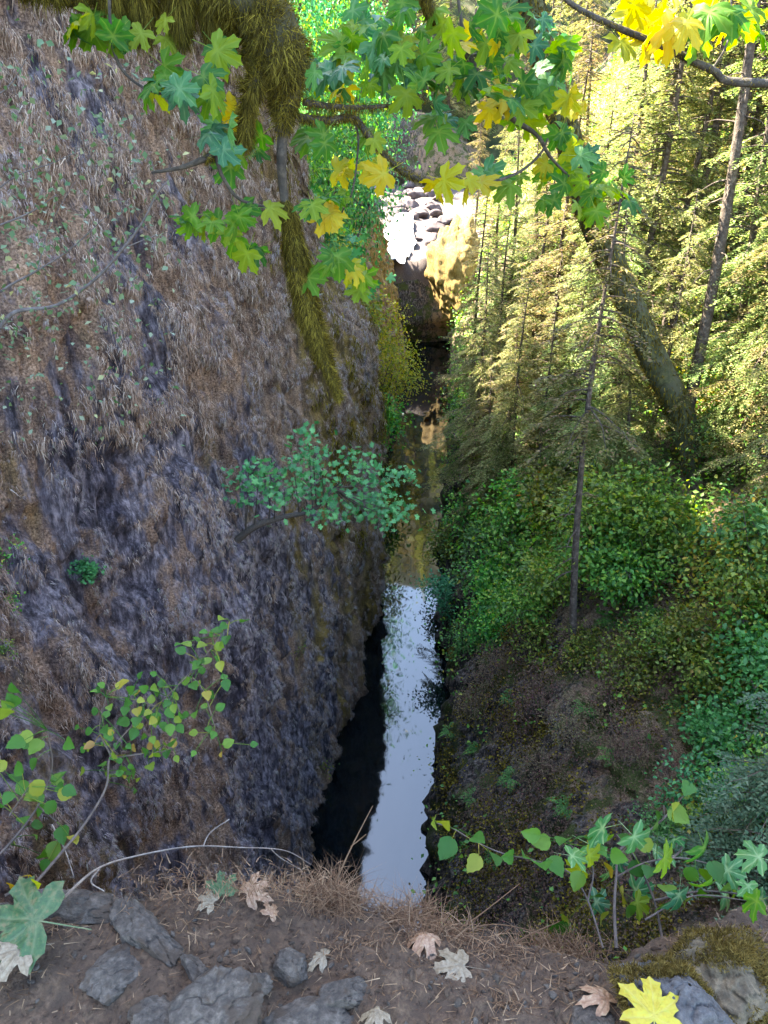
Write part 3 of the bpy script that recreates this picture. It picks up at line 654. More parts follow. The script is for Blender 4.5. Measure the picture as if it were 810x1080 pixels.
# a few more trees between the creek and the slope
row([(500, 500, .9, 2), (530, 540, .8, 2), (575, 470, 1.0, 0), (610, 500, .85, 2), (495, 440, .9, 0), (530, 400, 1.0, 0), (640, 520, .7, 2)], CO, 'creekside_conifer', 'conifer', 'conifers lit from the left beside the creek',
    lambda k, n: f'dense drooping sunlit conifer above the shaded shrubs, {ORD[k]} from the left', seed=23, tilt=.05)

row([(620, 420, .8, 2), (660, 385, .9, 2), (600, 370, .9, 2), (700, 340, 1.0, 2), (640, 345, .9, 2), (560, 375, .9, 2), (685, 470, .6, 2), (760, 330, 1.0, 2), (780, 450, .7, 2), (575, 330, 1.0, 0), (655, 520, .5, 2), (735, 300, 1.0, 0)], CO, 'young_conifer', 'conifer', 'young conifers filling the sunlit slope',
    lambda k, n: f'bushy young conifer between the slim trunks on the sunlit slope, {ORD[k]} from the left', seed=44, tilt=.06)
# dark rock face behind the fall and golden mossy rock beside it -------------------------------
def facet_rock(seed, size, n1=56, n2=34, planes=16, rough=.03, sharp=.0, fscale=6):
    r = np.random.default_rng(seed); th = np.linspace(0, 2*np.pi, n1, endpoint=False); ph = np.linspace(.02, np.pi-.02, n2)
    T, H = np.meshgrid(th, ph, indexing='ij'); D = np.stack([np.cos(T)*np.sin(H), np.sin(T)*np.sin(H), np.cos(H)], -1).reshape(-1, 3)
    n = norm(r.normal(size=(planes, 3))); h = r.uniform(.5, .8, planes)
    dots = D@n.T; rr = np.min(np.where(dots > .05, h/np.maximum(dots, .05), 9), axis=1); rr = np.minimum(rr, 1.08)
    V = D*rr[:, None]; V = V*(1+rough*fbm(V*fscale+seed, 5)[:, None]+rough*1.5*np.abs(fbm(V*2.2+seed, 4))[:, None])
    V = V*np.array(size)/2; i = np.arange(n1)[:, None]*n2; j = np.arange(n2-1)[None]; i2 = ((np.arange(n1)+1) % n1)[:, None]*n2
    F = np.concatenate([np.stack([i+j, i2+j, i2+j+1], -1).reshape(-1, 3)[:, ::-1], np.stack([i+j, i2+j+1, i+j+1], -1).reshape(-1, 3)[:, ::-1]])
    return V, F
c0 = P(476, 250, 80); V, F = facet_rock(5, (5.4, 6, 10.0), 90, 70, 22, .13, fscale=3)
V[:, 1] += .5*V[:, 2]
b = MB(); b.add(V+[c0[0], c0[1]+1, -13.6], F); o = b.build('mossy_rock', M['mossrock'], smooth=True)
tag(o, 'tall sunlit rock covered in golden moss beside the white cascade', 'rock')
c1 = P(440, 150, 128); V, F = facet_rock(8, (26, 14, 22), 90, 60, 18, .09, fscale=3)
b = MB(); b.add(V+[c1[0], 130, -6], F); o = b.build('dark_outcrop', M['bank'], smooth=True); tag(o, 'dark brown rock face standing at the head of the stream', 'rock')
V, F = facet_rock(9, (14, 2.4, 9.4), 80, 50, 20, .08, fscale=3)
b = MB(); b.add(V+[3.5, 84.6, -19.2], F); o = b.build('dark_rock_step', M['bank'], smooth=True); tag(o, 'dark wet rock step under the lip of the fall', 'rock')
# white cascade
xs = np.linspace(0, 1, 26); ys = np.linspace(0, 1, 50); XX, YY = np.meshgrid(xs, ys, indexing='ij')
cw = np.interp(YY, [0, .35, .6, 1], [1.1, 1.7, 2.4, 1.2]); cx = np.interp(YY, [0, .4, 1], [2.6, 1.6, .8])
A3 = np.stack([cx+(XX-.5)*2*cw, 104-YY*20, -11.0-2.6*YY+0*XX], -1)
A3[..., 2] += .35*fbm(A3.reshape(-1, 3)*[.9, .6, 0], 4).reshape(XX.shape)+.45*np.sin(XX*np.pi)
b = MB(); v_, f_ = gridmesh(A3); b.add(v_, f_); o = b.build('cascade', M['foam'], smooth=True); tag(o, 'white foaming cascade pouring over the sunlit lip', 'cascade', kind='structure')
bl = []
for k in range(90):
    x = rh.uniform(-4.5, 7.5); y = rh.uniform(87, 125); s_ = rh.uniform(.6, 2.2)
    if abs(x-np.interp(y, [84, 104], [.8, 2.6])) < 2.0 and y < 104: x += 3.4*(1 if x > 1.5 else -1)
    V, F = facet_rock(100+k, (s_*1.3, s_, s_*.8), 20, 14, 10, .06)
    b = MB(); b.add(V+[x, y, -13.6+(y-86)*.11+s_*.15], F); o = b.build('boulder', M['boulder'], smooth=True)
    bl.append((y, x, o))
bl.sort(key=lambda a: a[0])
for rw in range(6):
    for k, (y, x, o) in enumerate(sorted(bl[rw*15:rw*15+15], key=lambda a: a[1])):
        tag(o, f'pale boulder in the sunlit stream bed, {ORD[k]} from the left in the {ORD[rw]} row upstream', 'boulder', 'boulders in the upper stream')

# big leaning mossy trunk --------------------------------------------------------------------
e = empty('leaning_maple', tuple(P(748, 520, 21.5)), 0, 'thick moss covered maple trunk leaning left across the forest', 'tree')
o0 = np.array(e.location)
tp = catmull([P(748, 520, 21.5)-[0, 0, 1.5], P(722, 450, 21.5), P(690, 380, 21.2), P(655, 300, 20.8), P(625, 230, 20.4), P(600, 150, 20), P(577, 70, 19.8), P(560, 0, 19.6), P(545, -90, 19.4)], 8)-o0
b = MB(); b.tube(tp, np.linspace(.42, .25, len(tp)), 18, rough=.09); b.build('trunk', M['bark_moss'], e, True)
b = MB()
for (a, pts) in enumerate([[(560, -60), (520, -150), (460, -230)], [(552, -60), (590, -160), (640, -260)], [(545, -90), (540, -200), (520, -330)]]):
    q_ = catmull([P(x, y, 19.5) for x, y in pts], 6)-o0; b.tube(q_, np.linspace(.2, .05, len(q_)), 8); tips = q_
b.build('limb', M['bark_moss'], e, True)
lf = MB(); n = 2600; cs = np.array([P(x, y, 19.5) for x, y in [(460, -230), (520, -300), (640, -260), (560, -260), (600, -330)]])-o0
ps = cs[rng.integers(0, 5, n)]+rng.normal(size=(n, 3))*[1.6, 1.6, .9]
lf.inst(MAPLE, ps, frames(rdirs(n, -.4), rdirs(n, 1.5)), rng.uniform(.1, .18, n)); lf.build('foliage', M['maple'], e)
n = 14000; ti = rng.uniform(0, len(tp)-1.01, n); i0 = ti.astype(int); c = tp[i0]*(1-(ti-i0))[:, None]+tp[i0+1]*(ti-i0)[:, None]
rd = rdirs(n); rr = np.interp(ti, [0, len(tp)], [.42, .25]); keep = fbm((c+rd*.5)*1.2, 3) > -.25
b = MB(); d = norm(rd*.5+[0, 0, -.9]+rng.normal(size=(n, 3))*.3); tt_ = norm(np.gradient(tp, axis=0))[i0]; rd = norm(rd-tt_*np.sum(rd*tt_, 1)[:, None])
b.inst(NEEDLE, (c+rd*rr[:, None])[keep], frames(d, rd)[keep], np.column_stack([np.full(n, .03), rng.uniform(.06, .17, n), np.ones(n)])[keep]); b.build('moss', M['moss'], e)

# small tree growing out of the left wall ------------------------------------------------------
h = hit(252, 572, (bvL,)); c0 = np.array(h[0]); Yc = c0[1]
e = empty('cliff_tree', tuple(c0), 0, 'small teal leaved tree growing sideways out of the basalt wall', 'tree')
def yat(px): return Yc+(px-252)/180*1.6
tk = catmull([c0-[.2, 0, .1], P(268, 556, yat(268)), P(300, 545, yat(300)), P(330, 538, yat(330)), P(352, 515, yat(352))], 6)-c0
b = MB(); b.tube(tk, np.linspace(.09, .035, len(tk)), 8, rough=.1); b.build('trunk', M['bark'], e, True)
cl = [(262, 495), (258, 520), (285, 500), (290, 525), (310, 490), (325, 462), (320, 510), (340, 500), (345, 525), (365, 505), (375, 485), (385, 520), (400, 500), (405, 525), (425, 540), (412, 545), (345, 540), (330, 480), (300, 515), (272, 508), (375, 535), (395, 540), (425, 500)]
b = MB(); lp = []
for x, y in cl:
    tip = P(x, y, yat(x)+rng.uniform(-.6, .6))-c0; k = min(len(tk)-1, max(4, int(np.interp(x, [252, 350], [2, len(tk)-1]))))
    q_ = catmull([tk[k], (tk[k]+tip)/2+[0, 0, -.08], tip], 5); b.tube(q_, np.linspace(.02, .005, len(q_)), 4); m_ = 42
    lp.append(tip+rng.normal(size=(m_, 3))*[.24, .3, .13])
b.build('branches', M['bark'], e); lp = np.concatenate(lp); n = len(lp)
b = MB(); b.inst(MAPLE, lp, frames(rdirs(n, -.3), rdirs(n, 1.6)+[0, -.5, 0]), rng.uniform(.06, .105, n)); b.build('foliage', M['cliff_tree'], e)
# little plants rooted on the wall
row([(92, 612, .35, 0)], [SHM[0]], 'wall_plant', 'plant', None, lambda k, n: 'bright yellow green sprig rooted on the basalt wall', (bvL,), .05, 31)
wp = shrub_proto(121, 1, .09, 260, 'shrub', HAZEL)
row([(6, 600, .45), (12, 640, .35), (4, 690, .3), (315, 690, .4), (344, 815, .7), (180, 590, .0001)][:5], [wp], 'wall_plant', 'plant', 'green plants rooted on the basalt wall',
    lambda k, n: ['small green plant on the wall at the left edge, lowest of three', 'small green plant on the wall at the left edge, topmost of three', 'small green plant on the wall at the left edge, middle of three',
                  'small green plant high on the wall near its far corner', 'green fern like plant at the dark waterline under the wall'][k], (bvL,), .05, 32)

# ================================================================== foreground
def sub_outline(o, k=3):
    o = np.array(o, float); n = len(o); return np.array([o[i]+(o[(i+1) % n]-o[i])*(j/k) for i in range(n) for j in range(k)])
def maple_fine(curl=.25, rings=5, k=2, seed=0, cup=.1):
    r = np.random.default_rng(seed); o = sub_outline(_out, k); c = np.array([0, .1]); rr = np.linspace(0, 1, rings+1)[1:]
    xy = np.concatenate([[c]]+[c+(o-c)*a for a in rr]); ang = np.arctan2(xy[:, 0], xy[:, 1]-.02); rad = np.hypot(xy[:, 0], xy[:, 1])
    ax = np.array([0, .82, -.82, 1.75, -1.75]); da = np.min(np.abs(ang[:, None]-ax), axis=1); vein = np.exp(-(da*rad/.022)**2)
    z = -curl*rad**2+cup*np.minimum(da, .4)*rad*1.2+.05*fbm(np.column_stack([xy*3, np.full(len(xy), seed*1.7)]), 3)-.012*vein
    n = len(o); F = [[0, 1+(j+1) % n, 1+j] for j in range(n)]
    for q_ in range(rings-1):
        a = 1+q_*n
        for j in range(n):
            j2 = (j+1) % n; F += [[a+j, a+j2, a+n+j2], [a+j, a+n+j2, a+n+j]]
    V = np.column_stack([xy, z]); m_ = len(V); w_ = .014; V = np.concatenate([V, [[-w_, 0, z[0]], [w_, 0, z[0]], [w_*.6, -.85, -.1], [-w_*.6, -.85, -.1]]])
    return V, np.array(F+[[m_, m_+1, m_+2], [m_, m_+2, m_+3]]), np.concatenate([vein, np.ones(4)])
def veined(base, name, vcol=(.28, .36, .08), amt=.3):
    """the same leaf colour with paler veins read from the mesh"""
    m = M[base].copy(); m.name = name; nt = m.node_tree; p = nt.nodes['Principled BSDF']; at = N(nt, 'ShaderNodeAttribute', attribute_name='vein')
    mul = N(nt, 'ShaderNodeMath', operation='MULTIPLY'); mul.inputs[1].default_value = amt; nt.links.new(at.outputs['Fac'], mul.inputs[0])
    src = p.inputs['Base Color'].links[0].from_socket; o = mixc(nt, mul.outputs[0], src, vcol); nt.links.new(o, p.inputs['Base Color'])
    for n_ in nt.nodes:
        if n_.type == 'HUE_SAT' : nt.links.new(o, n_.inputs['Color'])
    return m
def set_vein(me, vein):
    a = me.attributes.new('vein', 'FLOAT', 'POINT'); a.data.foreach_set('value', np.ascontiguousarray(vein, dtype=np.float32))
M['mapleV'] = veined('maple', 'maple_leaf_veined'); M['mapleTV'] = veined('maple_teal', 'maple_leaf_cool_veined', (.2, .32, .14), .3); M['mapleYV'] = veined('maple_yellow', 'maple_leaf_yellow_veined')
FINE = [maple_fine([.15, .45, .3, .6, .25][i], 3, 2, i, [.12, .3, .2, .1, .35][i]) for i in range(5)]
def leaf_cluster(items, mats, parent, o0, name='leaves', size=(.058, .094), seed=1, mult=1.0):
    """items: (px, py, Y, count, spread px[, mat index])"""
    r = np.random.default_rng(seed); G_ = {}
    for it in items:
        x, y, Y, c, sp = it[:5]; c = int(math.ceil(c*mult)); sp = sp*(1+.35*(mult-1)); mi = it[5] if len(it) > 5 else 0
        for k in range(c):
            p_ = P(x+r.normal()*sp, y+r.normal()*sp*.7, Y+r.normal()*.12)
            G_.setdefault(mi, []).append(p_)
    for mi, ps in G_.items():
        ps = np.array(ps)-o0; n = len(ps); b = MB(); ve = []
        d = norm(np.column_stack([r.normal(size=n)*.9, r.normal(size=n)*.35-.15, r.normal(size=n)*.45-.5])); nr = norm(np.array([0, -.65, .85])+r.normal(size=(n, 3))*.55)
        fr = frames(d, nr); s_ = r.uniform(*size, n)
        for q_ in range(5):
            k = np.arange(n) % 5 == q_
            if k.any(): b.inst(FINE[q_][:2], ps[k], fr[k], s_[k]); ve.append(np.tile(FINE[q_][2], k.sum()))
        o = b.build(name, M[mats[mi]], parent); set_vein(o.data, np.concatenate(ve))
def moss_hair(path, rad, n, parent, o0, name='moss', L=(.02, .06), wd=.0022, mat='moss', clump=.25, down=.9, dens=None):
    path = np.asarray(path)-o0; r = np.random.default_rng(n); seg = np.linalg.norm(np.diff(path, axis=0), axis=1); rad = np.broadcast_to(rad, (len(path),))
    W = seg*(rad[1:]+.01); ti = r.choice(len(seg), n, p=W/W.sum()); f = r.random(n)
    c = path[ti]*(1-f)[:, None]+path[ti+1]*f[:, None]; t = norm(path[ti+1]-path[ti]); rd = rdirs(n); rd = norm(rd-t*np.sum(rd*t, 1)[:, None]); rr = rad[ti]*(1-f)+rad[ti+1]*f
    cl_ = 1+clump*fbm((c+rd*rr[:, None])*14, 3)
    pos = c+rd*(rr*r.uniform(.6, 1.05, n)*cl_)[:, None]; d = norm(rd*.75+np.array([0, 0, -down])*(.3+.9*(rd[:, 2:] < .2))+r.normal(size=(n, 3))*.35)
    b = MB(); b.inst(blade(2, .5, .25), pos, frames(d, rd), np.column_stack([np.full(n, wd), r.uniform(*L, n)*cl_.clip(.5, 1.6), np.full(n, .04)])); return b.build(name, M[mat], parent)

# ---- near maple on the left, its trunk out of view
o0 = np.array([-2.4, .1, -1.6])
e = empty('maple_tree', tuple(o0), 0, 'mossy bigleaf maple whose drooping limbs cross the top of the view', 'tree')
tr = catmull([[-2.4, .1, -1.75], [-2.35, .25, -.4], [-2.2, .5, .8], [-1.9, .9, 1.9], [-1.5, 1.3, 3.0]], 6)
b = MB(); b.tube(tr-o0, np.linspace(.26, .14, len(tr)), 16, rough=.08); b.build('trunk', M['bark_moss'], e, True)
main = catmull([[-2.2, .5, .6], [-1.6, 1.5, .62], P(20, -40, 2.15), P(110, -42, 2.2), P(190, -36, 2.2), P(250, -6, 2.2), P(284, 28, 2.2), P(297, 62, 2.2), P(302, 100, 2.2), P(298, 140, 2.2)], 8)
mr = np.interp(np.linspace(0, 1, len(main)), [0, .3, .7, 1], [.085, .06, .05, .02])
b = MB(); b.tube(main-o0, mr, 12, rough=.08); lb = b.build('limb', M['bark'], e, True)
mm = main[16:]; n_ = len(mm); mrad = np.interp(np.linspace(0, 1, n_), [0, .3, .5, .68, .8, .92, 1], [.06, .07, .068, .078, .052, .028, .012])
b = MB(); b.tube(mm-o0, mrad*.86, 16, rough=.22); cm = b.build('moss_mat', M['moss_core'], lb, True)
moss_hair(mm, mrad, 42000, lb, o0, 'moss', (.01, .034), .0024, clump=.45, down=.5)
# hanging beards under the limb
for k, (x0, y0, x1, y1, rr) in enumerate([(150, -10, 148, 34, .04), (190, -10, 192, 40, .045), (225, 0, 222, 36, .035), (120, -20, 118, 14, .03)]):
    q_ = np.linspace(P(x0, y0, 2.2), P(x1, y1, 2.2), 6); moss_hair(q_, np.linspace(rr, .012, 6), 2200, lb, o0, 'moss_beard', (.03, .07), .0026, down=1.6)
s2 = catmull([P(285, 50, 2.2), P(270, 85, 2.15), P(262, 118, 2.15), P(256, 150, 2.15), P(238, 158, 2.15), P(215, 168, 2.12), P(190, 177, 2.1), P(160, 182, 2.1)], 5)
b = MB(); b.tube(s2-o0, np.interp(np.linspace(0, 1, len(s2)), [0, .5, 1], [.016, .012, .003]), 7, rough=.15); sb = b.build('branch', M['bark'], e, True)
moss_hair(s2[:17], np.linspace(.024, .014, 17), 4200, sb, o0, 'moss', (.015, .045), .0024)
moss_hair(s2[16:26], np.linspace(.022, .008, 10), 900, sb, o0, 'moss', (.01, .02), .002)
s3 = catmull([P(300, 120, 2.2), P(297, 170, 2.2), P(300, 210, 2.2), P(308, 250, 2.2), P(318, 300, 2.2), P(332, 350, 2.2), P(346, 390, 2.2), P(358, 420, 2.2)], 6)
b = MB(); b.tube(s3-o0, np.interp(np.linspace(0, 1, len(s3)), [0, .3, 1], [.015, .011, .003]), 8, rough=.12); sb = b.build('branch', M['bark'], e, True)
q_ = s3[12:]; mrad = np.interp(np.linspace(0, 1, len(q_)), [0, .12, .3, .5, .75, 1], [.008, .024, .038, .034, .02, .005])
b = MB(); b.tube(q_-o0, mrad*.75, 12, rough=.2); b.build('moss_mat', M['moss_core'], sb, True)
moss_hair(q_, mrad, 20000, sb, o0, 'moss', (.01, .028), .0022, down=1.0, clump=.4)
def twigs(lst, parent, o0, mat='bark', name='branch', r0=.006, r1=.002, k=5):
    out = []
    for it in lst:
        pts = [P(*a) for a in it[0]]; q_ = catmull(pts, k); ra = it[1] if len(it) > 1 else (r0, r1)
        b = MB(); b.tube(q_-o0, np.linspace(ra[0], ra[1], len(q_)), 6, rough=.15); out.append((b.build(name, M[mat], parent, True), q_))
    return out
br_ = twigs([
    ([(320, 108, 2.25), (360, 113, 2.3), (405, 112, 2.35), (450, 104, 2.4)], (.009, .004)),
    ([(315, 124, 2.25), (345, 127, 2.3), (372, 124, 2.35), (388, 142, 2.35), (405, 163, 2.4), (430, 184, 2.4), (460, 194, 2.4), (490, 197, 2.45), (520, 192, 2.45), (550, 180, 2.5), (570, 162, 2.5), (578, 146, 2.5)], (.011, .003)),
    ([(228, 164, 2.12), (234, 185, 2.12), (250, 208, 2.12), (270, 216, 2.15), (300, 222, 2.2), (335, 232, 2.25)], (.006, .002)),
    ([(115, -10, 2.1), (117, 35, 2.1), (124, 65, 2.1), (140, 85, 2.1), (165, 98, 2.1), (200, 102, 2.12), (232, 106, 2.15)], (.004, .003)),
    ([(420, -90, 2.3), (438, -30, 2.4), (455, 15, 2.5), (478, 38, 2.5), (495, 62, 2.5), (510, 92, 2.5), (540, 125, 2.55), (566, 142, 2.55), (580, 165, 2.55), (600, 186, 2.6)], (.02, .003)),
    ([(486, 46, 2.5), (486, 20, 2.5), (480, -20, 2.5)], (.006, .004)),
    ([(495, 60, 2.5), (520, 50, 2.55), (545, 30, 2.6)], (.005, .002)),
    ([(374, 126, 2.35), (378, 150, 2.35), (372, 200, 2.3), (360, 225, 2.3)], (.004, .002))], e, o0)
moss_hair(br_[4][1][5:26], np.linspace(.028, .006, 21), 3200, br_[4][0], o0, 'moss', (.008, .02), .0022)
moss_hair(br_[1][1][:30], np.linspace(.014, .006, 30), 1800, br_[1][0], o0, 'moss', (.006, .016), .0022)
moss_hair(br_[0][1], .012, 900, br_[0][0], o0, 'moss', (.006, .018), .0022)
T_ = ['mapleV', 'mapleTV', 'mapleYV']
leaf_cluster([(92, 22, 2.1, 2, 8), (140, 32, 2.1, 3, 12), (118, 45, 2.1, 1, 4), (172, 78, 2.1, 2, 8), (185, 88, 2.1, 2, 8, 1), (210, 95, 2.12, 2, 10), (228, 48, 2.3, 1, 4), (160, 92, 2.1, 1, 4),
              (248, 118, 2.3, 1, 3, 2), (228, 138, 2.1, 2, 7, 1), (205, 235, 2.15, 2, 7), (240, 232, 2.15, 3, 10), (270, 262, 2.15, 1, 4), (262, 215, 2.2, 1, 5), (265, 165, 2.25, 2, 9),
              (338, 215, 2.25, 3, 10), (350, 228, 2.25, 1, 6, 2), (345, 275, 2.25, 3, 10), (368, 285, 2.3, 1, 6, 2), (380, 300, 2.4, 1, 6),
              (345, 70, 2.4, 4, 14, 1), (375, 60, 2.4, 4, 16), (360, 95, 2.3, 1, 3, 2), (338, 140, 2.3, 2, 6), (366, 175, 2.35, 1, 5, 2), (400, 170, 2.4, 2, 6, 2), (398, 140, 2.4, 1, 5),
              (400, 30, 2.45, 5, 22), (420, 65, 2.45, 5, 18, 1), (380, 20, 2.5, 3, 14, 1), (440, 50, 2.45, 4, 14), (445, 85, 2.45, 2, 10), (480, 125, 2.5, 3, 10, 1), (462, 130, 2.5, 2, 8),
              (470, 80, 2.5, 3, 12), (505, 30, 2.5, 5, 18), (520, 70, 2.5, 5, 14), (545, 25, 2.55, 4, 14), (575, 40, 2.6, 3, 10, 1), (545, 95, 2.55, 4, 12), (575, 85, 2.6, 3, 10, 1), (590, 60, 2.6, 3, 10),
              (530, 110, 2.55, 2, 8, 2), (510, 50, 2.5, 2, 10, 2), (560, 115, 2.6, 2, 8), (605, 108, 2.6, 2, 6, 2), (600, 140, 2.6, 2, 6),
              (590, 175, 2.6, 3, 10), (615, 195, 2.6, 4, 12), (640, 200, 2.6, 3, 9), (598, 205, 2.6, 2, 8), (612, 170, 2.6, 1, 5, 1), (632, 215, 2.6, 1, 6),
              (498, 192, 2.45, 1, 4, 2), (520, 180, 2.45, 1, 4, 1), (462, 190, 2.4, 1, 4, 2), (535, 190, 2.5, 1, 5)], T_, e, o0, mult=2.1, size=(.04, .07))
# ---- second near maple, its trunk beyond the right edge
o1 = np.array([2.9, 1.6, -1.6])
e = empty('maple_tree', tuple(o1), 0, 'yellow leaved maple reaching its thin bare branch in from the upper right', 'tree')
b = MB(); tr = catmull([[2.9, 1.6, -1.9], [2.85, 1.7, -.5], [2.7, 1.9, .8], [2.7, 2.0, 2.2]], 6); b.tube(tr-o1, np.linspace(.16, .1, len(tr)), 12, rough=.08); b.build('trunk', M['bark'], e, True)
q_ = catmull([[2.7, 1.9, .5], [1.9, 2.2, .1], P(812, 88, 2.3), P(750, 73, 2.3), P(700, 49, 2.3), P(640, 24, 2.3), P(600, 2, 2.3), P(570, -30, 2.3)], 6)
b = MB(); b.tube(q_-o1, np.linspace(.013, .005, len(q_)), 8, rough=.15); tb = b.build('branch', M['bark'], e, True); moss_hair(q_[10:], np.linspace(.010, .006, len(q_)-10), 900, tb, o1, 'moss', (.005, .014), .0022)
twigs([([(752, 72, 2.3), (765, 50, 2.3), (772, 20, 2.35), (768, -30, 2.4)], (.003, .002)), ([(700, 50, 2.3), (690, 20, 2.3), (700, -30, 2.3)], (.003, .002))], e, o1)
leaf_cluster([(675, 10, 2.3, 3, 9, 2), (690, 28, 2.3, 2, 7, 2), (720, 15, 2.3, 4, 12, 2), (735, 32, 2.3, 2, 6, 0), (655, 45, 2.3, 1, 3, 2), (770, 25, 2.35, 1, 4, 2), (790, 8, 2.35, 3, 10), (758, 5, 2.35, 2, 8), (800, 30, 2.3, 1, 4)], T_, e, o1, seed=5)

# ---- bare twiggy shrub in front of the wall, upper left
o0 = P(-60, 420, 4.6); e = empty('bare_shrub', tuple(o0), 0, 'sparse grey twigged shrub with tiny leaves before the upper left wall', 'shrub')
tw = [([(-60, 420, 4.6), (0, 345, 4.4), (20, 328, 4.4), (60, 322, 4.4), (100, 295, 4.4), (130, 262, 4.4), (150, 235, 4.4), (165, 205, 4.4), (176, 192, 4.4)], (.014, .003)),
      ([(-50, 350, 4.4), (0, 308, 4.3), (40, 285, 4.3), (75, 262, 4.3), (112, 228, 4.3)], (.009, .002)), ([(-20, 245, 4.2), (30, 225, 4.3), (60, 205, 4.3)], (.006, .002)),
      ([(130, 262, 4.4), (160, 250, 4.5), (195, 240, 4.6)], (.004, .001)), ([(-20, 110, 4.2), (10, 90, 4.2), (36, 48, 4.2)], (.005, .001)), ([(100, 150, 4.4), (60, 170, 4.4), (10, 190, 4.4), (-30, 230, 4.4)], (.001, .005)),
      ([(0, 345, 4.4), (15, 350, 4.4), (25, 355, 4.4)], (.005, .002)), ([(90, 120, 4.5), (120, 150, 4.5), (150, 165, 4.5)], (.002, .001)), ([(40, 285, 4.3), (52, 240, 4.3), (80, 190, 4.3)], (.004, .001))]
st = MB()
M['twig_grey'] = simple_rock('grey_twig', (.04, .034, .032), (.085, .072, .068), (.15, .13, .125), 30, .3, .003)
res = twigs(tw, e, o0, 'twig_grey')
allp = np.concatenate([a[1] for a in res]); n = 520; ps = allp[rng.integers(0, len(allp), n)]+rng.normal(size=(n, 3))*[.13, .12, .13]-o0
more = np.array([P(rng.uniform(-10, 190), rng.uniform(60, 470), 4.5) for _ in range(330)])-o0; ps = np.concatenate([ps, more]); n = len(ps)
M['tiny'] = leaf_mat('tiny_leaf', [(0, (.04, .09, .03)), (.6, (.09, .15, .07)), (.9, (.17, .2, .13)), (1, (.3, .3, .12))], .3)
b = MB(); b.inst(SMALL, ps, frames(rdirs(n, -.2), rdirs(n, 1)), rng.uniform(.025, .05, n)); b.build('foliage', M['tiny'], e)

# ---- foreground ledge things
def ground_z(x, y):
    h = bvG.ray_cast(Vector((x, y, 3)), Vector((0, 0, -1))); return h[0].z if h[0] is not None else -1.5
def rock(px, py, wpx, dpx, hpx, seed, label, name='rock', mat='rock', rz=0, sink=.3, planes=14, rough=.02, tilt=(0, 0)):
    g = ghit(px, py); s_ = np.array([wpx, dpx, hpx*.8])/560
    V, F = facet_rock(seed, (1, 1, 1), 120, 80, planes, max(rough, .05), fscale=5); V = V*(1-.10*np.exp(-(np.abs(fbm(V*3.2+seed, 2))/.05)**2)[:, None])*s_; b = MB(); b.add(V, F); o = b.build(name, M[mat], smooth=True)
    o.location = (g[0], g[1], g[2]+s_[2]*(.42-sink)); o.rotation_euler = (tilt[0], tilt[1], rz); tag(o, label, 'rock'); return o
rock(8, 985, 110, 90, 90, 1, 'brown grey rock cut by the left edge behind the big green leaf', rz=.3, planes=20)
rock(70, 958, 150, 60, 60, 2, 'low brown rock at the brink above the big green leaf', rz=-.1, planes=20, sink=.4)
rock(150, 985, 170, 60, 80, 3, 'lichen spotted grey slab lying diagonally on the ledge', rz=-.75, planes=18, sink=.45)
rock(125, 1030, 110, 70, 60, 4, 'flat grey rock just right of the big green leaf', rz=.5, planes=18, sink=.5)
rock(215, 1068, 120, 90, 80, 5, 'smooth pale grey rock at the bottom edge left of centre', planes=18, rz=.2, sink=.4)
rock(303, 1020, 52, 44, 44, 6, 'small angular grey stone standing on the soil', planes=16, sink=.25)
rock(358, 1052, 66, 46, 40, 7, 'small grey stone on the flat slab by the bottom edge', planes=18)
rock(322, 1082, 150, 70, 50, 8, 'flat broad brown slab cut by the bottom edge', planes=18, sink=.45)
rock(265, 1040, 44, 30, 26, 9, 'tiny grey stone left of the angular one', planes=16)
rock(170, 1078, 70, 50, 44, 10, 'dark rock half buried at the bottom left', planes=18, sink=.45)
rock(208, 1025, 60, 36, 50, 11, 'pointed dark stone on the slab end', planes=16, sink=.45, rz=-.6)
rk = rock(715, 1082, 150, 130, 130, 12, 'pitted grey basalt rock with a mossy crown at lower right', 'mossy_rock', 'basalt', planes=18, rough=.08, sink=.3)
rk2 = rock(770, 1030, 150, 140, 110, 13, 'moss covered mound of rock at the right edge', 'mossy_rock', 'mound', planes=16, rough=.1, sink=.4)
rock(625, 1078, 70, 60, 36, 15, 'broken tan stone at the foot of the pitted rock', planes=20)
def surf_scatter(o, n, cond, seed):
    r = np.random.default_rng(seed); m_ = len(o.data.vertices); co = np.empty(m_*3); o.data.vertices.foreach_get('co', co); co = co.reshape(-1, 3)
    nn = np.empty(m_*3); o.data.vertices.foreach_get('normal', nn); nn = nn.reshape(-1, 3); k = np.where(cond(co))[0]; k = r.choice(k, n); return co[k]+r.normal(size=(n, 3))*.004, nn[k], r
for o, cnd, n in ((rk, lambda c: (c[:, 2] > .015)*((c[:, 1] > .03) | (c[:, 0] < -.09))*(fbm(c*14, 3) > -.1), 9000), (rk2, lambda c: (c[:, 2] > -.04)*(fbm(c*9, 3) > -.1), 15000)):
    c, nn, r = surf_scatter(o, n, cnd, n); b = MB(); d = norm(nn+r.normal(size=(n, 3))*.5)
    b.inst(BLADE, c, frames(d, rdirs(n)), np.column_stack([np.full(n, .022), r.uniform(.005, .014, n), np.full(n, .012)])); b.build('moss', M['moss_gold'], o)

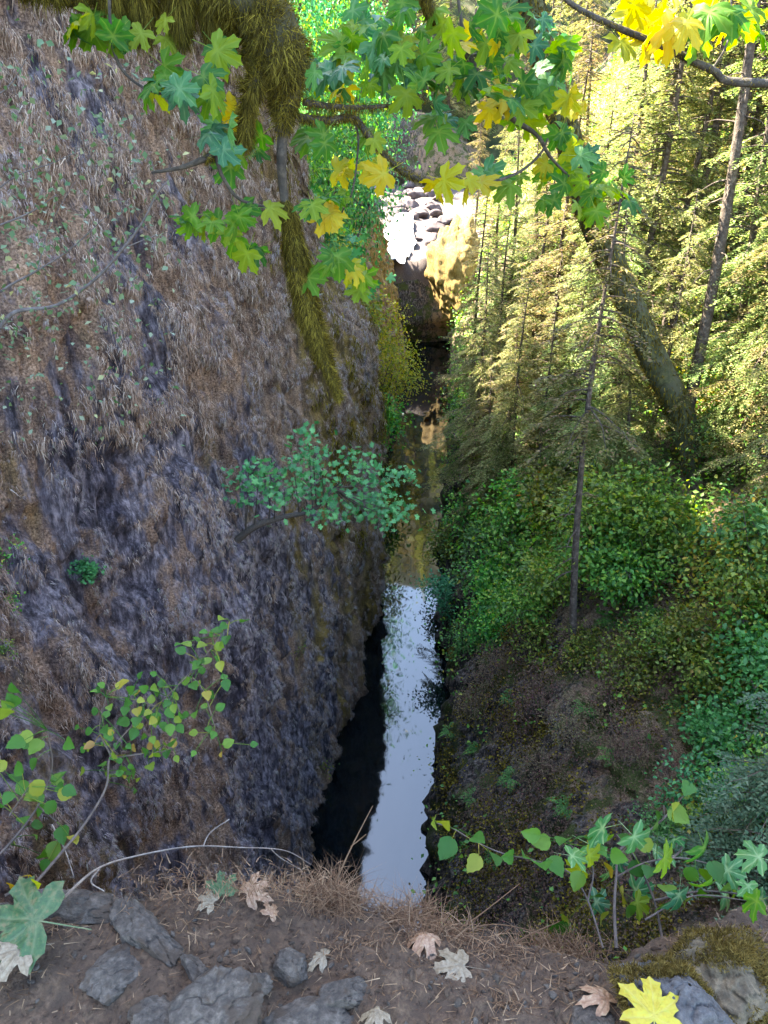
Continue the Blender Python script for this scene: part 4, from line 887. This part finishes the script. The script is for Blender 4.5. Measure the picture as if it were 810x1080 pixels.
# soil litter: needles, crumbs (nobody could count them)
def ledge_pts(n, seed, x=(-1.15, 1.15), y=(.72, 1.16)):
    r = np.random.default_rng(seed); X = r.uniform(*x, n); Y = r.uniform(*y, n); k = Y < edgeY(X)+.01; X, Y = X[k], Y[k]
    return np.column_stack([X, Y, [ground_z(a, b_) for a, b_ in zip(X, Y)]]), r
ps, r = ledge_pts(5200, 3); dn = sstep(-.35, .35, fbm(ps*[5, 5, 0]+3, 3)+.25*(ps[:, 0] > -.1)); ps = ps[r.random(len(ps)) < .15+.85*dn]; n = len(ps)
a = r.uniform(0, 6.28, n); b = MB(); b.inst(BLADE, ps+[0, 0, .002], frames(np.column_stack([np.cos(a), np.sin(a), r.normal(size=n)*.18+.05]), np.tile([0, 0, 1.], (n, 1))+r.normal(size=(n, 3))*.3), np.column_stack([np.full(n, .018), r.uniform(.015, .045, n), np.full(n, .01)]))
tag(b.build('needle_litter', M['needle']), 'fallen brown needles and straw bits strewn over the soil', 'litter', kind='stuff')
ps, r = ledge_pts(5200, 4); n = len(ps); V, F = facet_rock(77, (1, 1, .7), 8, 5, 8, .05); b = MB(); b.inst((V, F), ps, frames(rdirs(n), rdirs(n)), r.uniform(.003, .010, n)*(1+1.6*(r.random(n) > .965)))
tag(b.build('soil_crumbs', M['soil']), 'loose soil crumbs and grit on the ledge', 'grit', kind='stuff')
ps, r = ledge_pts(420, 6); n = len(ps); b = MB(); b.inst((V, F), ps, frames(rdirs(n), rdirs(n)), r.uniform(.006, .02, n)); tag(b.build('gravel', M['rock'], smooth=False), 'small grey gravel bits in the soil', 'gravel', kind='stuff')

# fallen leaves
def dead_mat(name, c1, c2, c3, vc, trans=.2):
    m, nt, nd, lk, p = newmat(name); c = ramp(nt, [(.35, c1), (.5, c2), (.65, c3)], noise(nt, mapped(nt), 7, 5, .6)).outputs[0]
    at = N(nt, 'ShaderNodeAttribute', attribute_name='vein'); mu = N(nt, 'ShaderNodeMath', operation='MULTIPLY'); mu.inputs[1].default_value = .5; lk.new(at.outputs['Fac'], mu.inputs[0])
    c = mixc(nt, mu.outputs[0], c, vc); lk.new(c, p.inputs['Base Color']); p.inputs['Roughness'].default_value = .55
    tr = N(nt, 'ShaderNodeBsdfTranslucent'); lk.new(c, tr.inputs[0]); mx = N(nt, 'ShaderNodeMixShader'); mx.inputs[0].default_value = trans
    lk.new(p.outputs[0], mx.inputs[1]); lk.new(tr.outputs[0], mx.inputs[2]); lk.new(mx.outputs[0], nd['Material Output'].inputs[0]); return m
M['leafgreen'] = dead_mat('fading_green_leaf', (.016, .05, .016), (.03, .08, .022), (.11, .10, .04), (.12, .14, .06))
M['leafbrown'] = dead_mat('tan_dead_leaf', (.22, .11, .06), (.3, .17, .10), (.36, .24, .15), (.18, .09, .05))
M['leafpale'] = dead_mat('pale_dead_leaf', (.14, .10, .06), (.22, .165, .105), (.26, .21, .14), (.14, .10, .06))
M['leafyellow'] = dead_mat('yellow_leaf', (.3, .23, .012), (.38, .3, .015), (.34, .31, .03), (.4, .34, .08))
def fallen(px, py, size, mat, seed, rz, tilt, label, curl=.3, lift=.012, cat='leaf', group=None):
    T = maple_fine(curl, 8, 3, seed, .15); b = MB(); b.add(T[0], T[1]); g = ghit(px, py); o = b.build('fallen_leaf', M[mat], smooth=True); set_vein(o.data, T[2])
    o.scale = (size,)*3; o.location = g+[0, 0, lift]; o.rotation_euler = (tilt[0], tilt[1], rz); tag(o, label, cat, group); return o
fallen(50, 1000, .12, 'leafgreen', 3, 1.5, (.15, -.25), 'large green maple leaf with a pale folded lobe resting on the left rocks', .25, .085)
fallen(30, 1020, .07, 'leafpale', 13, 2.0, (.3, -.1), 'pale tan leaf scrap under the large green leaf', .3, .06)
fallen(236, 948, .045, 'leafgreen', 4, .3, (.9, 0), 'small green maple leaf standing between two tan ones', .2, .02)
fallen(225, 955, .035, 'leafpale', 5, 1.3, (.3, 0), 'small pale leaf left of the little green one', .3)
fallen(262, 948, .05, 'leafbrown', 6, -1.0, (.5, .2), 'orange tan curled leaf right of the little green one', .6, .018)
fallen(285, 968, .03, 'leafbrown', 7, -.4, (.2, .4), 'small curled brown leaf below the orange tan one', .8)
fallen(450, 990, .055, 'leafbrown', 8, 2.6, (.5, .3), 'curled reddish brown leaf lying on the slope right of centre', .9, .02)
fallen(488, 1022, .062, 'leafpale', 9, 1.6, (.15, .1), 'flat pale cream leaf on the bare soil', .3, .01)
fallen(342, 1012, .04, 'leafpale', 10, 1.4, (.1, .1), 'thin olive tan leaf beside the angular stone', .5)
fallen(400, 1070, .04, 'leafpale', 11, 2.4, (.3, .3), 'whitish curled leaf at the bottom edge near the slab', .6)
_yl = fallen(688, 1083, .075, 'leafyellow', 12, -.3, (.8, .2), 'bright yellow leaf propped against the pitted rock', .3, .05)
_mw = __import__('mathutils').Matrix.LocRotScale(rk.location, rk.rotation_euler, None)
_h = BVHTree.FromPolygons([_mw @ v.co for v in rk.data.vertices], [tuple(p.vertices) for p in rk.data.polygons]).ray_cast(Vector((0, 0, 0)), Vector(ray(690, 1074)).normalized(), 9)
if _h[0] is not None: _yl.location = _h[0]+_h[1]*.022; _yl.rotation_euler = (.25, .05, -.2)
fallen(640, 1062, .05, 'leafbrown', 14, .8, (.3, .3), 'tan curled leaf at the left side of the pitted rock', .7, .02)

# dry grass tufts on the brink
def grass_tuft(px, py, n, L, spread, seed, label, mat='straw', lean=(0, .3), rise=.9):
    g = ghit(px, py); r = np.random.default_rng(seed); p_ = r.normal(size=(n, 3))*[spread, spread*.4, .003]; a = r.normal(size=(n, 3))*.75+[lean[0], lean[1], rise]
    b = MB(); b.inst(blade(5, .5, 1.1), p_, frames(norm(a), np.array([0, 0, 1.])+r.normal(size=(n, 3))*.3), np.column_stack([np.full(n, .0022), r.uniform(.4, 1, n)*L, r.uniform(.4, 1.1, n)*L])); o = b.build('grass_tuft', M[mat])
    o.location = g; return tag(o, label, 'grass', 'dry grass tufts along the brink')
grass_tuft(345, 948, 520, .10, .035, 1, 'reddish dry grass tuft before the black water reflection')
grass_tuft(362, 958, 260, .07, .03, 2, 'low dry grass tuft just right of the tallest one')
grass_tuft(425, 972, 620, .085, .045, 3, 'wide straw tuft on the brink below the bright water')
grass_tuft(460, 985, 300, .06, .04, 4, 'low straw tuft right of the wide one', lean=(.5, .2))
grass_tuft(590, 1005, 480, .075, .05, 5, 'thin fluffy dry tuft left of the pitted rock', lean=(-.2, .3))
grass_tuft(200, 932, 260, .035, .08, 6, 'short sparse dry turf on the brink behind the small leaves')
grass_tuft(300, 932, 260, .035, .06, 7, 'short greenish dry turf left of the reddish tuft')
grass_tuft(520, 1000, 260, .045, .06, 8, 'short dry turf above the cream leaf')
grass_tuft(375, 1000, 160, .03, .04, 9, 'flattened orange straw patch in mid ledge', rise=.2)
grass_tuft(520, 1060, 220, .03, .04, 10, 'flattened orange straw patch by the bottom edge', rise=.2)
# stray stems
def stem_obj(name, groups, mat, label, cat, r_=(.0022, .001)):
    o0 = P(*groups[0][0]); e = None
    for k, g_ in enumerate(groups):
        q_ = catmull([P(*a) for a in g_], 6)-o0; b = MB(); b.tube(q_, np.linspace(r_[0]*(1 if k == 0 else .6), r_[1], len(q_)), 5, rough=.1)
        if k == 0: e = b.build(name, M[mat], smooth=True); e.location = o0; tag(e, label, cat)
        else: b.build('side_twig', M[mat], e, True)
stem_obj('dry_twig', [[(66, 948, 1.05), (100, 918, 1.2), (135, 905, 1.3), (200, 893, 1.35), (255, 894, 1.4), (300, 897, 1.45), (328, 912, 1.45)], [(105, 916, 1.2), (96, 930, 1.15), (110, 940, 1.12)], [(214, 893, 1.35), (222, 878, 1.38), (242, 864, 1.4)], [(285, 895, 1.4), (296, 905, 1.4), (318, 918, 1.4)], [(55, 870, 1.4), (68, 895, 1.3), (78, 925, 1.2)]], 'twig', 'pale bare twig arching over the brink in front of the wall', 'twig', (.0035, .0012))
stem_obj('straw_grass', [[(352, 935, 1.15), (370, 895, 1.2), (393, 850, 1.3)], [(370, 893, 1.2), (380, 885, 1.22), (386, 880, 1.22)]], 'straw', 'single dry grass stem rising in front of the black reflection', 'grass')
stem_obj('straw_grass', [[(478, 985, 1.05), (510, 962, 1.15), (548, 932, 1.25)]], 'straw', 'thin straw stem slanting right below the knob', 'grass')
stem_obj('straw_grass', [[(470, 988, 1.05), (520, 975, 1.1), (575, 985, 1.1)]], 'straw', 'low arched straw stem near the right brink', 'grass')
stem_obj('straw_grass', [[(535, 1000, 1.05), (560, 985, 1.1), (590, 972, 1.15)]], 'straw', 'short straw stem left of the leafy sapling', 'grass')

# ---- leafy saplings at both sides of the ledge
HZ = HAZEL
def sapling(name, stems, leaves, mat, label, cat='sapling', size=(.035, .055), tm=HZ, seed=1, face=(0, -.6, .8), r_=(.004, .0012), extra=0):
    r = np.random.default_rng(seed); o0 = P(*stems[0][0]); e = empty(name, tuple(o0), 0, label, cat); SP = []
    for k, g_ in enumerate(stems):
        q_ = catmull([P(*a) for a in g_], 6); SP.append(q_); b = MB(); b.tube(q_-o0, np.linspace(r_[0]*(1 if k == 0 else .6), r_[1], len(q_)), 6, rough=.1); b.build('stem', M['twig_dark'], e, True)
    SP = np.concatenate(SP); ps = np.array([P(*a) for a in leaves])
    if extra: ps = np.concatenate([ps, SP[r.integers(len(SP)//4, len(SP), extra)]+r.normal(size=(extra, 3))*.035])
    n = len(ps); nearest = SP[np.argmin(((ps[:, None]-SP[None])**2).sum(-1), axis=1)]
    d = norm(ps-nearest+r.normal(size=(n, 3))*.012+[0, 0, -.008]); nr = norm(np.array(face)+r.normal(size=(n, 3))*.4); s_ = r.uniform(*size, n)
    pet = MB()
    for a_, b_ in zip(nearest, ps-d*(s_*.3)[:, None]): pet.tube(np.array([a_, (a_+b_)/2+[0, 0, .004], b_])-o0, [.0012, .0009, .0008], 4, cap=False)
    b = MB(); b.add(np.concatenate(pet.v), np.concatenate(pet.f)); b.inst(tm, ps-o0-d*(s_*.35)[:, None], frames(d, nr), s_); b.build('leaves', M[mat], e, tm is HZ); return e
def jit(lst, Y, n, sp, seed):
    r = np.random.default_rng(seed); return [(x+r.normal()*sp, y+r.normal()*sp, Y+r.normal()*.04) for x, y in lst for _ in range(n)]
sapling('sapling', [[(30, 940, 1.1), (60, 905, 1.2), (90, 868, 1.3), (112, 830, 1.4), (116, 798, 1.45), (135, 770, 1.5), (165, 745, 1.5), (198, 712, 1.5), (222, 685, 1.5), (242, 655, 1.5)],
                    [(116, 800, 1.45), (150, 795, 1.45), (190, 790, 1.5)], [(116, 795, 1.45), (105, 770, 1.45), (112, 735, 1.45)], [(165, 745, 1.5), (130, 735, 1.5)], [(200, 712, 1.5), (215, 730, 1.5), (232, 785, 1.5)]],
        jit([(233, 658), (240, 668), (228, 690), (205, 697), (240, 712), (185, 720), (215, 735), (178, 735), (160, 722), (155, 740), (112, 730), (108, 745), (125, 742), (172, 760), (150, 765), (185, 762), (130, 768),
             (115, 785), (120, 800), (150, 790), (165, 795), (185, 792), (145, 805), (128, 812), (155, 810), (105, 775), (140, 780), (232, 786), (100, 795), (175, 775), (115, 810), (130, 835), (205, 750), (165, 738)], 1.47, 3, 10, 2),
        'hazel', 'slender sapling with green and yellow leaves rising from the left brink', size=(.018, .033), seed=2, extra=40)
sapling('sapling', [[(-30, 930, 1.2), (10, 890, 1.3), (40, 850, 1.35), (55, 810, 1.4), (50, 770, 1.4)], [(10, 860, 1.3), (30, 830, 1.3)], [(40, 850, 1.35), (70, 875, 1.35)]],
        jit([(20, 825), (12, 840), (40, 835), (55, 832), (60, 820), (35, 785), (42, 775), (25, 820), (0, 800), (45, 860), (65, 850), (70, 875), (25, 880), (40, 895), (55, 900), (5, 850), (15, 730), (8, 745), (60, 800)], 1.35, 2, 8, 3),
        'hazel', 'broader leaved sapling at the left edge below the wall plants', size=(.03, .05), seed=3)
sapling('sapling', [[(5, 945, 1.1), (20, 938, 1.12), (40, 928, 1.15)]], jit([(15, 935), (28, 930), (40, 932), (22, 942)], 1.13, 1, 4, 4), 'maple_yellow', 'low yellow leaved sprig behind the left rocks', size=(.03, .04), seed=4)
sapling('sapling', [[(650, 1000, 1.05), (648, 960, 1.12), (650, 925, 1.2), (655, 895, 1.25), (690, 872, 1.3), (712, 850, 1.35), (726, 832, 1.35)],
                    [(636, 1000, 1.05), (620, 950, 1.15), (600, 920, 1.2), (565, 908, 1.2), (530, 900, 1.25), (500, 887, 1.25), (478, 874, 1.25), (460, 868, 1.25)], [(650, 925, 1.2), (680, 910, 1.2), (720, 905, 1.2), (760, 915, 1.2)], [(620, 950, 1.15), (625, 915, 1.2), (600, 890, 1.2)], [(680, 970, 1.1), (730, 945, 1.15), (790, 950, 1.15)], [(690, 872, 1.3), (700, 862, 1.3), (700, 850, 1.3)]],
        jit([(461, 872), (466, 864), (475, 895), (496, 883), (505, 902), (526, 903), (540, 905), (552, 903), (570, 908), (585, 915), (568, 880), (596, 890), (578, 893), (602, 970), (598, 975), (650, 902), (672, 915), (690, 915), (645, 920), (625, 935), (700, 935), (730, 915), (745, 922), (662, 890), (680, 895),
             (715, 860), (690, 868), (615, 925), (640, 965), (665, 960), (745, 940), (775, 945), (755, 915), (630, 900), (655, 945), (610, 880), (690, 955), (720, 950)], 1.2, 1, 4, 5)+[(726, 830, 1.35), (713, 858, 1.33)],
        'hazel', 'leafy sapling with round green leaves beside the pitted rock', size=(.04, .058), seed=5)
b_l = [(640, 872), (665, 878), (620, 890), (655, 910), (690, 890), (705, 905), (715, 880), (640, 925), (670, 940), (720, 940), (600, 905), (630, 955), (745, 925), (765, 945), (790, 935), (805, 950), (770, 920), (800, 905)]
o0 = P(700, 1000, 1.1); e = empty('maple_sapling', tuple(o0), 0, 'low maple sapling with bluish lobed leaves behind the pitted rock', 'sapling')
twigs([([(700, 1000, 1.1), (690, 950, 1.2), (670, 905, 1.25), (650, 880, 1.3)],), ([(690, 950, 1.2), (740, 940, 1.2), (800, 945, 1.2)],), ([(680, 925, 1.22), (715, 900, 1.25), (720, 885, 1.25)],)], e, o0, 'twig_dark', 'stem', .0035, .0015)
M['seedV'] = veined('maple_teal', 'sapling_leaf_veined', (.4, .5, .25), .4)
leaf_cluster([(x, y, 1.24, 1, 4, 0) for x, y in b_l]+[(x+8, y+12, 1.2, 1, 8, 1) for x, y in b_l[::2]], ['seedV', 'mapleV'], e, o0, size=(.034, .052), seed=9)

for k, (X, Y, q_) in enumerate([(-10.5, 26, .8), (-12, 31, 1.0), (-11.5, 36, .9), (-14, 29, 1.1), (-15, 35, 1.15), (-13, 41, 1.1), (-17, 42, 1.3), (-16, 24, .9)]):  # out of view, added to dapple the lower right bank with shade
    hh = bvL.ray_cast(Vector((X, Y, 80)), Vector((0, 0, -1))); z = hh[0].z if hh[0] is not None else 12
    e = place(CO[k % 4], 'shade_conifer', (X, Y, z-.4), q_, k*1.1); tag(e, f'unseen conifer added above the left wall, {ORD[k]} of those shading the right bank', 'conifer', 'unseen conifers added above the left wall for shade')
